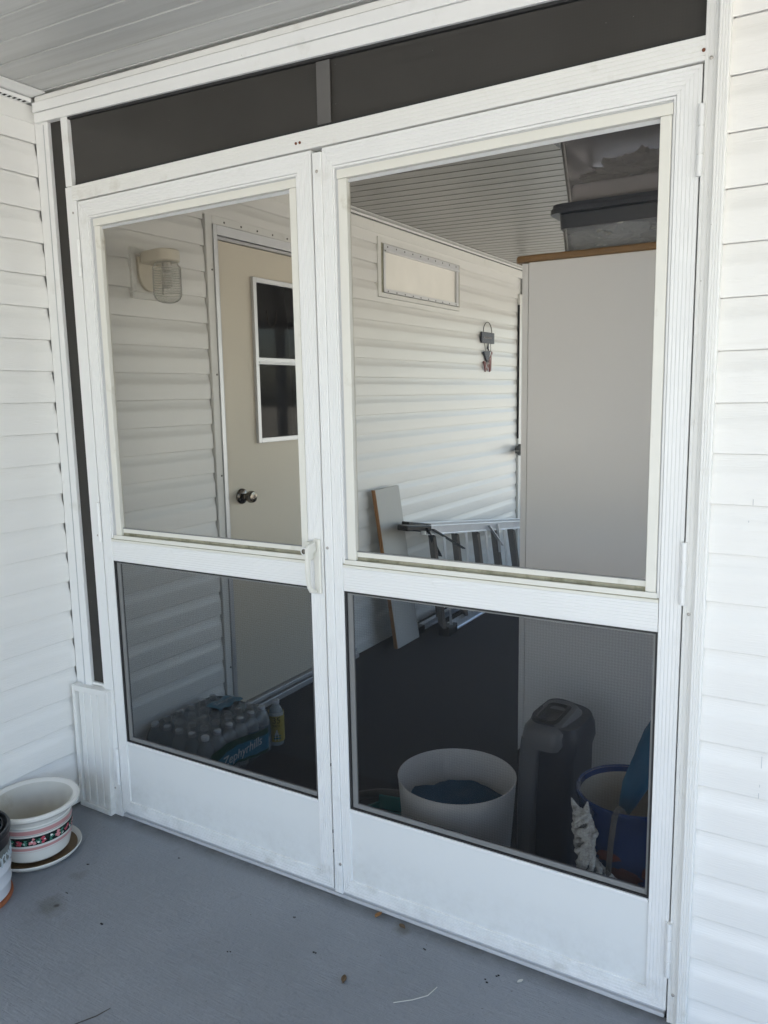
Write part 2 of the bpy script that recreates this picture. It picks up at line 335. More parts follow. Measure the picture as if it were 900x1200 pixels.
def tag(o, label=None, cat=None, group=None, kind=None):
    if label: o['label'] = label
    if cat: o['category'] = cat
    if group: o['group'] = group
    if kind: o['kind'] = kind
    return o
def thing(name, label, cat, loc=(0,0,0), rz=0, group=None):
    o = bpy.data.objects.new(name, None); col.objects.link(o); o.location = loc; o.rotation_euler = (0,0,rz)
    o.empty_display_size = .05
    return tag(o, label, cat, group)
def blob(mb, c, r, seed=0, amp=.25, sub=4, freq=2.2, squash=(1,1,1), fold=0.):
    bm = bmesh.new(); bmesh.ops.create_icosphere(bm, subdivisions=sub, radius=1)
    bm.verts.index_update()
    vs = []
    for v in bm.verts:
        p = v.co.copy(); q = p*freq+Vector((seed*7.3, seed*3.1, seed*1.7))
        k = 1+amp*noise.noise(q)+amp*.5*noise.noise(q*2.3)+fold*abs(noise.noise(q*3.1))
        vs.append((c[0]+p.x*r*k*squash[0], c[1]+p.y*r*k*squash[1], c[2]+p.z*r*k*squash[2]))
    fs = [tuple(v.index for v in f.verts) for f in bm.faces]; bm.free()
    return mb.add(vs, fs)
def text_mesh(name, s, size, material, parent, mw, extrude=.0004, shear=0., spacing=1.):
    cu = bpy.data.curves.new(name, 'FONT'); cu.body = s; cu.size = size; cu.extrude = extrude; cu.align_x = 'CENTER'; cu.align_y = 'CENTER'
    cu.shear = shear; cu.space_character = spacing
    t = bpy.data.objects.new(name, cu); col.objects.link(t)
    dg = bpy.context.evaluated_depsgraph_get(); me = bpy.data.meshes.new_from_object(t.evaluated_get(dg)); me.name = name
    bpy.data.objects.remove(t); bpy.data.curves.remove(cu)
    me.materials.clear(); me.materials.append(M[material]); me.transform(mw)
    o = bpy.data.objects.new(name, me); col.objects.link(o); o.parent = parent
    return o

# ------------------------------------------------------------------ siding
PITCH = .1016
def siding_profile(zlo, zhi, zbutt):
    """list of (depth out of wall, z) from top to bottom. butt edges at zbutt - k*PITCH"""
    prof = []
    k0 = math.ceil((zbutt-zhi)/PITCH)-1
    k = k0
    while True:
        zt = zbutt-k*PITCH; zb = zt-PITCH
        if zt < zlo: break
        for t, d in ((.0,-.0080),(.045,-.0080),(.12,-.0074),(.20,-.0060),(.28,-.0040),(.34,-.0020),(.39,-.0006),(.45,0.),(.75,0.),(.985,-.0002),(1.,-.0012)):
            z = zt-t*PITCH
            if zlo <= z <= zhi: prof.append((d, z))
        k += 1
    prof.sort(key=lambda q: -q[1])
    # keep step order: at equal z the outer (butt) comes first
    out = list(prof); fixed = []; i = 0
    while i < len(out):
        if i+1 < len(out) and abs(out[i][1]-out[i+1][1]) < 1e-6:
            z = out[i][1]; fixed += [(-.0012, z), (-.0024, z+.0004), (-.0026, z+.009), (-.022, z+.009), (-.022, z-.0010), (-.0080, z-.0010)]; i += 2
        else: fixed.append(out[i]); i += 1
    fixed = [(fixed[0][0], zhi)]+fixed+[(fixed[-1][0], zlo)]
    return fixed
def siding(mb, axis, a0, a1, zlo, zhi, zbutt, base=0., nseg=1, wob=.0006):
    prof = siding_profile(zlo, zhi, zbutt); m = len(prof)
    nseg = max(1, int(abs(a1-a0)/.15)); vs = []
    for i in range(nseg+1):
        a = a0+(a1-a0)*i/nseg
        for d, z in prof:
            w = wob*noise.noise(Vector((a*1.7, z*9, base)))+wob*.8*noise.noise(Vector((a*6, math.floor((zbutt-z)/PITCH)*3.3, base+2)))
            zz = z+.0009*noise.noise(Vector((a*.9, round((zbutt-z)/PITCH)*1.7, 3)))
            if axis == 'y': vs.append((base+d+w, a, zz))
            else: vs.append((a, base-d+w, zz))
    fs = [(i*m+j, (i+1)*m+j, (i+1)*m+j+1, i*m+j+1) for i in range(nseg) for j in range(m-1)]
    return mb.add(vs, fs)

# ------------------------------------------------------------------ SETTING
g = MB(); g.box(-60, 90, -70, 80, -.6, -.125); tag(g.obj('ground', 'grass'), kind='structure')
g = MB(); g.box(3.9, 9.0, -30, 30, -.13, -.115); tag(g.obj('driveway', 'drive'), kind='structure')
g = MB(); g.box(-.02, 3.9, -8.5, -3.6, -.13, -.11); tag(g.obj('path', 'drive'), kind='structure')
g = MB(); g.box(-.02, 3.75, -3.5, .012, -.14, 0.); tag(g.obj('porch_floor', 'floor', bevel=.006), kind='structure')
g = MB(); g.box(-.02, 3.75, .0125, 6.0, -.14, .001); tag(g.obj('room_floor', 'carpet'), kind='structure')

CE = lambda x: 2.358-.025*x
def ceil_mesh(ya, yb, minor):
    mb = MB(); ys = []; y = ya
    prof = []
    while y < yb:
        prof += [(y-.0035, 0.), (y-.0022, .0035), (y+.0015, .0035), (y+.0025, -.0012), (y+.007, -.0012), (y+.009, 0.)]
        if minor: prof += [(y+.044, 0.), (y+.0455, .0015), (y+.047, 0.)]
        y += .0915
    xs = [-.02, 1.3, 2.6, 3.95]; m = len(prof); vs = []
    for x in xs:
        for (yy, dz) in prof: vs.append((x, yy, CE(x)+dz+.0012*noise.noise(Vector((x*1.3, yy*2, 1)))))
    fs = [(i*m+j, i*m+j+1, (i+1)*m+j+1, (i+1)*m+j) for i in range(len(xs)-1) for j in range(m-1)]
    mb.add(vs, fs)
    return mb
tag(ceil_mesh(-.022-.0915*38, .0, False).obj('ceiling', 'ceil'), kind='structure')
tag(ceil_mesh(-.022+.0915, 5.95, False).obj('room_ceiling', 'ceil_dim'), kind='structure')

# patio roof over porch and room
rf = thing('patio_roof', 'long sloping aluminium patio roof on top of the ceiling panels', 'roof', (0,0,2.5))
g = MB(); g.add([(-.1,-3.62,2.375),(4.0,-3.62,2.275),(4.0,6.1,2.275),(-.1,6.1,2.375),(-.1,-3.62,2.46),(4.0,-3.62,2.36),(4.0,6.1,2.36),(-.1,6.1,2.46)],
                [(3,2,1,0),(4,5,6,7),(0,1,5,4),(1,2,6,5),(2,3,7,6),(3,0,4,7)]).xf(lambda x,y,z:(x,y,z-2.5))
g.obj('roof_deck', 'white', rf)
g = MB(); g.box(3.96, 4.03, -3.62, 6.1, -.26, -.13); g.obj('gutter', 'white', rf, bevel=.004)
g = MB(); g.box(-.1, 4.0, -3.65, -3.60, -.26, -.08); g.obj('fascia', 'white', rf, bevel=.003)
for (x, y) in ((3.82,-3.5), ):
    g = MB(); g.box(x-.04, x+.04, y-.04, y+.04, -2.5, -.24); g.obj('post', 'white', rf, bevel=.004)

# --- house wall at x = 0
hw = thing('house_wall', 'long white vinyl clad side wall running from the porch into the screened room', 'wall', (0,0,0))
ZL = 1.8198
g = MB(); siding(g, 'y', -3.45, .016, .004, 2.287, ZL); g.obj('siding', 'vinyl_house', hw, smooth=25)
# inside: pieces round the door, the small window and the lamp block
def side_in(y0, y1, z0, z1):
    g = MB(); siding(g, 'y', y0, y1, z0, z1, ZL); g.obj('siding', 'vinyl_house', hw, smooth=25)
side_in(.05, .757, .004, 2.287)
side_in(.757, 1.79, 2.150, 2.287)
side_in(1.79, 2.097, .004, 2.287)
side_in(2.097, 3.125, .004, 1.950)
side_in(2.097, 3.125, 2.268, 2.287)
side_in(3.125, 4.165, .004, 2.287)
side_in(4.30, 5.9, .004, 2.287)
g = MB(); g.box(-4.3, -.03, -9.0, 12.0, -.125, 2.8); g.obj('house_body', 'white', hw)
# flat band, channel lip and vented strip under the ceiling
g = MB(); g.box(-.012, .0025, -3.45, 5.9, 2.284, 2.337); g.obj('frieze_strip', 'white2', hw, bevel=.001)
g = MB(); g.box(-.012, .030, -3.45, -.012, 2.3375, 2.3425).box(.028, .0315, -3.45, -.012, 2.3425, 2.3475)
g.box(-.012, .030, .05, 5.9, 2.3375, 2.3425).box(.028, .0315, .05, 5.9, 2.3425, 2.3475)
g.box(-.012, .10, -3.45, -.012, 2.3505, 2.3535).box(-.012, .06, .05, 5.9, 2.3515, 2.3545); g.obj('channel_lip', 'white', hw)
g = MB(); g.box(-.012, .010, -3.45, 5.9, 2.3425, 2.351); g.obj('vent_strip', 'groove', hw)
g = MB(); y = -3.4
while y < 5.8:
    if y < -.03 or y > .06: g.box(.010, .0106, y, y+.0085, 2.3435, 2.3505).box(.012, .026, y+.001, y+.0085, 2.3365, 2.3374)
    y += .0165
g.obj('vent_slots', 'slot', hw)
# small horizontal window
win = MB(); win.box(-.03, .006, 2.097, 2.130, 1.952, 2.268); win.box(-.03, .006, 2.130, 3.125, 2.240, 2.268); win.box(-.03, .006, 2.130, 3.125, 1.952, 1.976)
wn = win.obj('window', 'white2', hw, bevel=.0015)
g = MB(); g.box(-.02, .012, 2.150, 3.10, 2.196, 2.236).box(-.02, .012, 2.150, 3.10, 1.979, 1.999).box(-.02, .010, 2.150, 2.172, 1.999, 2.196).box(-.02, .010, 3.070, 3.10, 1.999, 2.196)
g.box(.012, .022, 2.16, 3.10, 2.196, 2.204)
g.obj('window_frame', 'alu', wn, bevel=.0012)
g = MB(); g.box(-.024, .004, 2.130, 2.150, 1.976, 2.240).box(-.024, .004, 3.10, 3.125, 1.976, 2.240); g.obj('window_channel', 'grime', wn)
g = MB(); g.box(-.02, -.004, 2.172, 3.070, 1.999, 2.196); g.obj('pane', 'frost_glow', wn)
g = MB()
for k in range(10):
    yy = 2.19+k*.096
    for zz, xx in ((2.222,.0125),(1.985,.0125)): g.box(xx, xx+.0015, yy-.004, yy+.004, zz-.004, zz+.004)
g.obj('screw', 'wire', wn)
# far door trim at the end of what can be seen
g = MB(); g.box(-.03, .016, 4.170, 4.20, .004, 2.16).box(-.03, .010, 4.20, 4.23, .02, 2.14).box(-.03,.016,4.20,4.30,2.10,2.16); g.obj('far_door_trim', 'white2', hw, bevel=.002)
g = MB(); g.box(-.03, -.004, 4.23, 4.30, .02, 2.10); g.obj('far_door_edge', 'alu', hw)
g = MB(); g.box(.001,.0165,4.1655,4.1695,1.06,2.08); g.obj('dark_gap', 'slot', hw)

# --- entry door in the house wall
ed = thing('entry_door', 'cream flat house door with a two pane dark window and round knob, behind the left glass', 'door', (0,.98,0))
def E_(mb): return mb.xf(lambda x,y,z:(x, y-.98, z))
g = MB(); g.box(-.03,.008,.762,.800,.0,2.148).box(-.03,.008,1.775,1.79,.0,2.148).box(-.03,.008,.800,1.775,2.116,2.148); E_(g).obj('door_trim','white2',ed,bevel=.002)
g = MB(); g.box(-.03,.014,.800,.822,.03,2.114).box(-.03,.014,1.75,1.775,.03,2.114).box(-.03,.014,.822,1.75,2.075,2.114); E_(g).obj('door_frame','alu',ed,bevel=.0015)
g = MB(); g.box(-.03,.003,.824,.836,.05,2.072).box(-.03,.003,.836,1.75,2.060,2.072); E_(g).obj('weather_strip','groove',ed)
g = MB(); g.box(-.03,-.006,.838,1.748,.055,2.058); E_(g).obj('door_leaf','door_cream',ed,bevel=.003)
g = MB(); g.box(.003,.0045,.8205,.8235,.05,2.08); E_(g).obj('door_gap','slot',ed)
g = MB(); g.box(-.02,.03,.80,1.79,.0,.028).box(-.02,.018,.80,1.79,.034,.052); E_(g).obj('threshold','alu',ed,bevel=.002)
g = MB()
for k in range(9): g.box(.008,.0095,.87+k*.105,.877+k*.105,2.126,2.133)
for k in range(5): g.box(.008,.0095,.786,.793,.25+k*.42,.257+k*.42)
E_(g).obj('screw','wire',ed)
g = MB(); g.box(-.006,.010,1.040,1.062,1.215,1.935).box(-.006,.010,1.062,1.56,1.913,1.935).box(-.006,.010,1.062,1.56,1.215,1.237).box(-.006,.010,1.56,1.582,1.215,1.935).box(-.006,.008,1.062,1.56,1.562,1.592).box(.008,.013,1.062,1.56,1.568,1.574)
wf = E_(g).obj('window_frame','alu',ed,bevel=.0015)
g = MB(); g.box(-.0055,-.002,1.062,1.56,1.237,1.562); E_(g).obj('lower_pane','black_glass',wf)
g = MB(); g.box(-.0055,.0005,1.062,1.56,1.592,1.913); E_(g).obj('upper_pane','black_glass',wf)
g = MB(); g.tube([(.002,1.17+.035*math.cos(a),1.80+.055*math.sin(a)*1.3) for a in [math.pi+ k*math.pi/10 for k in range(11)]],.0010,6); E_(g).obj('curtain_pull','wire',wf)
kn = MB(); kn.lathe([(.0,0),(.034,0),(.034,.006),(.030,.010),(.013,.014),(.012,.034),(.022,.040),(.0265,.050),(.0265,.062),(.022,.070),(.010,.072),(.008,.069),(.0,.069)],32)
kn.xf(lambda x,y,z:(z-.006, .925-.98+x, .990+y)); kn.obj('door_knob','brass',ed,smooth=35)
g = MB(); g.box(.0,.002,-.006,.006,-.0015,.0015).xf(lambda x,y,z:(x+.0635,y+.925-.98,z+.990)); g.obj('key_slot','slot',ed)

# --- wall lamp
wl = thing('wall_lamp', 'cream wall lamp with a ribbed clear glass jar beside the cream door', 'lamp', (0,.45,1.87))
g = MB(); g.box(-.012,.012,-.084,.084,-.087,-.062).box(-.012,.012,-.084,.084,.070,.092).box(-.012,.012,-.084,-.066,-.062,.070).box(-.012,.012,.066,.084,-.062,.070).box(-.012,.004,-.066,.066,-.062,.070)
g.obj('mounting_block','white2',wl,bevel=.0025)
pts = [(-.055,.062)]+[(.055,.062)]+[(.055*math.cos(a),.004+.062*math.sin(a)) for a in [-k*math.pi/12 for k in range(13)]]
g = MB(); g.prism_yz(pts,.004,.018); g.obj('back_plate','lamp_cream',wl,smooth=40,bevel=.003)
pts = [(.018,-.046)]+[(.118+.052*math.sin(a),-.052*math.cos(a)+0) for a in [k*math.pi/14 for k in range(15)]]+[(.018,.046)]
g = MB(); g.prism_xy(pts,.036,.078).xf(lambda x,y,z:(x,y-.018*x/.12,z)); g.obj('lamp_arm','lamp_cream',wl,smooth=40,bevel=.006,seg=3)
n=64; prof=[(.040,.034),(.043,.026),(.050,.018)]
for k in range(14): z=.016-k*.0072; prof += [(.0505,z),(.0485,z-.0036)]
prof += [(.048,-.084),(.044,-.093),(.034,-.102),(.02,-.107),(.0,-.108)]
g = MB(); g.lathe(prof,48,(.118,-.018)); g.obj('glass_jar','jar',wl,smooth=60)
g = MB()
for k in range(11):
    zz=.010-k*.0088; g.lathe([(.0492,zz-.0016),(.0512,zz-.0009),(.0512,zz+.0009),(.0492,zz+.0016)],40,(.118,-.018))
g.obj('glass_rib','jar_rib',wl,smooth=60)
g = MB(); g.lathe([(.016,.034),(.016,.004),(.012,.002),(.012,-.01),(.020,-.028),(.019,-.048),(.0,-.058)],20,(.118,-.018)); g.obj('bulb','jar_in',wl,smooth=50)

# --- right exterior wall
rw = thing('porch_wall', 'white vinyl clad end wall of the porch to the right of the double doors', 'wall', (3.0,0,0))
ZR = 2.1076
def W_(mb): return mb.xf(lambda x,y,z:(x-3.0,y,z))
g = MB(); siding(g,'x',2.050,3.72,.004,2.30,ZR,0.); W_(g).obj('siding','vinyl',rw,smooth=25)
for (x,z,h) in ((2.128,1.195,.012),(2.122,1.160,.004),(2.170,.652,.026),(2.169,.610,.006),(2.168,.585,.012)):
    g = MB(); g.box(x,x+.0012,-.0016,-.0008,z,z+h); W_(g).obj('scratch','groove',rw)
g = MB(); g.box(2.052,3.72,.02,.05,.0,2.29); W_(g).obj('wall_core','cab',rw)
g = MB(); g.fluted((2.0295,0),(2.0295,2.30),(2.050,2.30),(2.050,0),-.020,.045,4,.0012,.0012); W_(g).obj('corner_trim','white2',rw,smooth=30)
g = MB(); g.box(3.70,3.78,-.02,.06,0,2.28); W_(g).obj('corner_post','white',rw,bevel=.003)
# room east side: knee wall and posts of the open screened side, and far end wall
er = thing('screen_room_wall', 'low white wall with open window bays along the far side of the room', 'wall', (3.74,3,0))
def S_(mb): return mb.xf(lambda x,y,z:(x-3.74,y-3,z))
g = MB(); g.box(3.70,3.77,.06,6.0,0,.22).box(3.70,3.77,.06,6.0,2.20,2.27); S_(g).obj('knee_wall','white',er)
for yy in (.06,1.5,3.0,4.5,5.93):
    g = MB(); g.box(3.70,3.77,yy,yy+.07,.22,2.20); S_(g).obj('post','white',er)
ew = thing('room_end_wall', 'white wall closing the far end of the screened room', 'wall', (2,6,0))
g = MB(); g.box(-2.02,1.77,-.02,.05,0,.35); g.obj('low_panel','cab',ew)
g = MB(); g.box(-2.02,1.77,-.02,.05,2.2,2.36); g.obj('head_panel','cab',ew)
for xx in (-2.02,-.78,.46,1.70):
    g = MB(); g.box(xx,xx+.07,-.02,.05,.35,2.2); g.obj('post','white',ew)

# ------------------------------------------------------------------ DOOR WALL (frame, doors)
def wp(x, z):
    k = min(1., max(0., x/.15))
    return x-(z-.5)*(.0095-.004*x)*k*(1 if x < 2.02 else .4), z+.0085*(x-1.1)*z/2
def WP(mb, ox=0.): return mb.xf(lambda x,y,z: (wp(x,z)[0]-ox, y, wp(x,z)[1]))
hT = lambda x: 2.3375-.026*x
hB = lambda x: 2.279-.0335*x
df = thing('door_frame', 'white aluminium frame with dark transom and side screens round the double doors', 'door frame', (1.1,0,0))
O = 1.1
def F_(mb): return mb.xf(lambda x,y,z:(x-O,y,z))
# header: two bands
g = MB(); g.prism_xz([(.026,hT(.026)-.029),(2.03,hT(2.03)-.030),(2.03,hT(2.03)),(.026,hT(.026))],-.008,.045)
g.prism_xz([(.026,hB(.026)),(2.03,hB(2.03)),(2.03,hT(2.03)-.0315),(.026,hT(.026)-.0305)],-.004,.045)
F_(g).obj('header','white',df,bevel=.0015)
g = MB(); g.prism_xz([(.036,hT(.036)+.0022),(2.03,hT(2.03)+.0022),(2.03,CE(2.03)-.004),(.036,CE(.036)-.004)],-.004,.04); F_(g).obj('ceiling_trim','white2',df)
# left posts
g = MB(); g.box(.0,.034,.016,.05,0,2.33); F_(g).obj('wall_channel','white',df,bevel=.0015)
g = MB(); g.prism_xz([(.0375,.44),(.0895,.44),(.075,hB(.075)),(.0375,hB(.0375))],.006,.045); F_(g).obj('left_jamb','white',df,bevel=.0015)
g = MB(); g.prism_xz([(.0555,.44),(.0575,.44),(.0575,2.27),(.0555,2.27)],.0035,.0058); F_(g).obj('bead','groove',df)
g = MB(); g.box(.158,.205,0,.045,.0,2.078); F_(WP(g)).obj('hinge_post','white',df,bevel=.0015)
g = MB(); g.prism_xz([(.1465,2.072),(.176,2.072),(.172,hB(.17)),(.1425,hB(.14))],.001,.044); F_(g).obj('mullion','white',df,bevel=.0015)
g = MB(); g.prism_xz([(.070,.452),(.165,.452),(.165,hB(.16)),(.062,hB(.06))],.018,.0195); F_(g).obj('side_screen','screen_dark',df)
g = MB(); g.box(.076,.165,.010,.017,.452,.462); F_(g).obj('side_screen_sill','white2',df)
# transom
g = MB(); g.fluted((.190,2.078),(2.010,2.078),(2.010,2.0335),(.190,2.0335),-.003,.045,5); F_(WP(g)).obj('transom_rail','white2',df,smooth=30)
g = MB(); nx, nz = 90, 16; vs = []
for i in range(nx+1):
    for k in range(nz+1):
        x = .145+1.865*i/nx; t = k/nz; z = (2.070+.0064*(x-.145))*(1-t)+(hB(x)+.004)*t
        e = min(t, 1-t)*8; y = .0165-.005*math.exp(-e*2.2)+.0016*noise.noise(Vector((x*2.2, z*5, 1)))+.0008*noise.noise(Vector((x*9, z*14, 3)))
        vs.append((x, y, z))
g.add(vs, [(i*(nz+1)+k, (i+1)*(nz+1)+k, (i+1)*(nz+1)+k+1, i*(nz+1)+k+1) for i in range(nx) for k in range(nz)])
F_(g).obj('transom_screen','screen_dark',df,smooth=60)
g = MB(); g.prism_xz([(.145,hB(.145)-.0005),(2.010,hB(2.01)-.0005),(2.010,hB(2.01)-.007),(.145,hB(.145)-.007)],.004,.0175); 
g.prism_xz([(.190,2.0735),(2.010,2.0865),(2.010,2.093),(.190,2.080)],.006,.0175); F_(g).obj('spline','gap',df)
g = MB(); g.prism_xz([(1.096,2.086),(1.136,2.086),(1.136,hB(1.13)-.008),(1.096,hB(1.1)-.008)],.0085,.0125); F_(g).obj('screen_divider','divider',df,bevel=.001)
# right post
g = MB(); g.fluted((2.0062,0),(2.0062,2.31),(2.0285,2.31),(2.0285,0),-.004,.045,3); F_(WP(g)).obj('strike_post','white2',df,smooth=30)
g = MB(); g.box(2.0035,2.0058,.010,.04,.02,2.27); F_(WP(g)).obj('gasket','gap',df)
g = MB(); g.box(.2062,.2085,.012,.04,.02,2.03).box(.207,2.003,.030,.04,2.028,2.034); F_(WP(g)).obj('gasket','gap',df)
# skirt panel at the left foot
sk = [(.022,.445),(.193,.452),(.168,.0),(.022,.0)]
g = MB(); g.prism_xz([(.038,.428),(.172,.434),(.156,.018),(.036,.022)],-.010,.0)
spn = F_(g).obj('skirt_panel','white2',df)
g = MB()
for a, b_ in (((.010,.445),(.193,.452)),):
    g.prism_xz([(.012,.446),(.196,.453),(.183,.433),(.026,.426)],-.018,.012)
g.prism_xz([(.012,.445),(.026,.4255),(.030,.020),(.012,.0)],-.018,.006)
g.prism_xz([(.196,.452),(.183,.4325),(.158,.018),(.172,.0)],-.018,.012)
g.prism_xz([(.0125,.0),(.0305,.0195),(.1575,.0175),(.1715,.0)],-.018,.006)
F_(g).obj('skirt_trim','white2',spn,bevel=.0015)
g = MB()
for xx, w in ((.062,.010),(.098,.014),(.135,.010)):
    g.prism_xz([(xx-w*.5,.427),(xx+w*.5,.427),(xx-.004+w*.5,.021),(xx-.004-w*.5,.021)],-.0145,-.0101)
F_(g).obj('rib','white2',spn,smooth=60,bevel=.002)
def screw(parent, x, z, y, ox, m='steel', r=.0042):
    mb = MB(); mb.lathe([(r,0),(r*.9,.0016),(r*.45,.0024),(0,.0026)],14); X, Z = wp(x, z)
    mb.xf(lambda a,b_,c:(X-ox+a, y-c, Z+b_)); return mb.obj('screw', m, parent, smooth=40)
for x, z, y, m in ((1.045,2.052,-.003,'rust'),(1.057,2.052,-.003,'rust'),(2.004,2.052,-.003,'rust'),(2.018,2.035,-.004,'steel'),(2.018,.955,-.004,'steel'),(2.018,.072,-.004,'steel'),(.187,2.00,0,'steel'),(.187,.985,0,'steel'),(.178,.10,0,'steel')):
    screw(df,x,z,y,O,m,.0036)

def hinge(parent, x, z0, z1, ox):
    X, Z0 = wp(x, z0); _, Z1 = wp(x, z1); L_ = Z1-Z0
    mb = MB()
    for a, b_ in ((0,.30),(.31,.69),(.70,1.)):
        mb.lathe([(0,Z0+L_*a),(.0062,Z0+L_*a),(.0062,Z0+L_*b_-.0008),(0,Z0+L_*b_-.0008)],16,(X-ox,-.006))
    mb.lathe([(.0044,Z0),(.0044,Z1-.001)],12,(X-ox,-.006))
    return mb.obj('hinge','white',parent,smooth=40)

def storm_door(name, label, X0, X1, inner, side):
    """X0..X1 outer, inner = (stile_l, cream_l, glass_l, glass_r, cream_r, stile_r)"""
    sl, cl, gl, gr, cr, sr = inner; ox = (X0+X1)/2
    t = thing(name, label, 'door', (ox,0,0))
    zb, zt = .023, 2.030; zi = 1.983; zbi = .066
    K = lambda mb: WP(mb, ox)
    y0, y1 = 0., .032
    wl_, wr_ = sl-X0, X1-sr
    if side == 'R':
        g = MB(); g.fluted((X0,.020),(X0,2.020),(X0+.026,2.020),(X0+.026,.020),-.0045,.006,4); K(g).obj('astragal','white',t,smooth=30)
        xs = X0+.0265
        g = MB(); g.fluted((xs,zb),(xs,zt),(sl,zi),(sl,zbi),y0,y1,4)
    else:
        g = MB(); g.fluted((X0,zb),(X0,zt),(sl,zi),(sl,zbi),y0,y1,5)
    K(g).obj('stile','white',t,smooth=30)
    g = MB(); g.fluted((X1,zb),(X1,zt),(sr,zi),(sr,zbi),y0,y1,6); K(g).obj('stile','white',t,smooth=30)
    XL = X0 if side == 'L' else X0+.0265
    g = MB(); g.fluted((XL+.0006,zt),(X1-.0006,zt),(sr-.0006,zi),(sl+.0006,zi),y0+.0003,y1,6); K(g).obj('top_rail','white',t,smooth=30)
    g = MB(); g.fluted((XL+.0006,zb),(X1-.0006,zb),(sr-.0006,zbi),(sl+.0006,zbi),y0+.0003,y1,5); K(g).obj('bottom_rail','white',t,smooth=30)
    g = MB(); g.fluted((sl+.001,.970),(sr-.001,.970),(sr-.001,.906),(sl+.001,.906),y0+.001,y1,9,.0009); K(g).obj('mid_rail','white',t,smooth=30)
    # kick panel
    g = MB(); g.box(sl-.002,sr+.002,.005,.025,zbi-.002,.274); kp = K(g).obj('kick_panel','kick',t)
    g = MB(); g.box(sl+.001,sr-.001,-.0005,.02,.2745,.283); K(g).obj('bead','white',kp,bevel=.002)
    # recessed reveal round the storm sash
    g = MB(); g.box(sl-.001,cl,.008,.030,.970,zi+.001).box(cr,sr+.001,.008,.030,.970,zi+.001).box(cl,cr,.008,.030,1.972,zi+.001)
    rv = K(g).obj('reveal','groove',t)
    g = MB(); g.box(sl+.001,sl+.006,.003,.0079,.970,zi-.001).box(sr-.005,sr-.001,.003,.0079,.970,zi-.001).box(sl+.006,sr-.005,.003,.0079,zi-.006,zi-.001)
    K(g).obj('glazing_lip','white',rv)
    # storm sash
    zs = 1.972; zg = 1.950
    g = MB(); g.box(cl,gl,.0035,.022,.990,zg-.0006).box(gr,cr,.0035,.022,.990,zg-.0006).box(cl-.002,cr+.002,.002,.022,zg,zs-.0005)
    sash = K(g).obj('storm_sash','cream',t,bevel=.0012)
    g = MB(); g.box(gl,gr,.0145,.020,zg-.0045,zg-.0005).box(gl,gr,.012,.0142,zg-.0095,zg-.0052); K(g).obj('sash_bead','groove',sash)
    g = MB(); g.box(gl,gr,.013,.022,1.000,1.013); K(g).obj('sash_rail','cream',sash,bevel=.001)
    g = MB(); g.box(gl,gr,.0110,.0160,1.0132,1.0158); K(g).obj('sash_gasket','grey_frame',sash)
    g = MB(); g.box(gl,gr,.0128,.022,.9910,.9998).box(gl,gr,.001,.0125,.991,.9918); K(g).obj('grimy_track','grime',sash)
    g = MB(); g.box(cl-.006,cr+.004,-.0035,.0015,.9805,.9925).box(cl-.006,cr+.004,.0016,.012,.981,.9905); K(g).obj('sill_lip','cream',sash,bevel=.001)
    g = MB(); g.box(sl+.001,sr-.001,-.0015,.012,.9705,.9775); K(g).obj('sill_base','cream',sash,bevel=.001)
    g = MB(); g.box(sl+.001,sr-.001,-.0002,.012,.9776,.9804); K(g).obj('sill_gap','grime',sash)
    g = MB(); g.box(gl-.003,gr+.003,.0165,.0185,1.010,zg+.003); K(g).obj('glass','glass',sash)
    # lower screen
    s0, s1 = sl+.0045, sr-.0045
    f = .017
    g = MB(); g.box(s0+.002,s0+f,.009,.018,.287,.900).box(s1-f*.35,s1-.001,.009,.018,.287,.900).box(s0+f,s1-f*.35,.009,.018,.287,.300).box(s0+f,s1-f*.35,.009,.018,.896,.8995)
    sf = K(g).obj('screen_frame','grey_frame',t,bevel=.001)
    g = MB(); g.box(s0+f-.002,s1-f*.35+.002,.0125,.0135,.298,.898); K(g).obj('screen_mesh','screen_low',sf)
    g = MB(); g.box(sl-.0005,s0+.0015,.004,.03,.283,.906).box(s1-.0005,sr+.0005,.004,.03,.283,.906).box(s0+.0015,s1-.0005,.006,.02,.9002,.9062).box(s0+.0015,s1-.0005,.004,.02,.2832,.2868)
    K(g).obj('screen_gasket','gap',sf)
    g = MB(); g.box(X0+.004,X1-.004,.012,.016,.0105,.024); K(g).obj('added_gap_strip','groove',t)  # grey strip added to lighten the shaded gap below the door
    hx = X0-.004 if side == 'L' else X1+.002
    for a, b_ in (((1.806,1.918),(.967,1.096),(.123,.251)) if side == 'L' else ((1.824,1.956),(.974,1.107),(.114,.247))):
        hinge(t, hx, a, b_, ox)
    return t, ox
g = MB(); g.box(.18,2.0,.004,.034,.0,.010); g.xf(lambda x,y,z:(x-O,y,z)).obj('added_gap_sill','groove',df,bevel=.002)  # grey strip added on the floor to lighten the gap under the doors
tl, oL = storm_door('storm_door', 'left white storm door with glass over dark screen and the pull handle', .2095, 1.087, (.250,.272,.296,1.013,1.034,1.041), 'L')
tr, oR = storm_door('storm_door', 'wider right white storm door with glass over dark screen, no handle', 1.0935, 2.003, (1.148,1.163,1.188,1.927,1.949,1.957), 'R')
for x, z in ((1.107,1.975),(1.104,1.020),(1.115,.110)): screw(tr,x,z,-.0045,oR)
for x, z in ((1.083,.40),(1.0835,.20),(1.084,.14)):
    g = MB(); X, Z = wp(x+.0055, z); g.box(X-oL-.001,X-oL+.0012,.0,.004,Z-.004,Z+.004); g.obj('latch_mark','slot',tl)
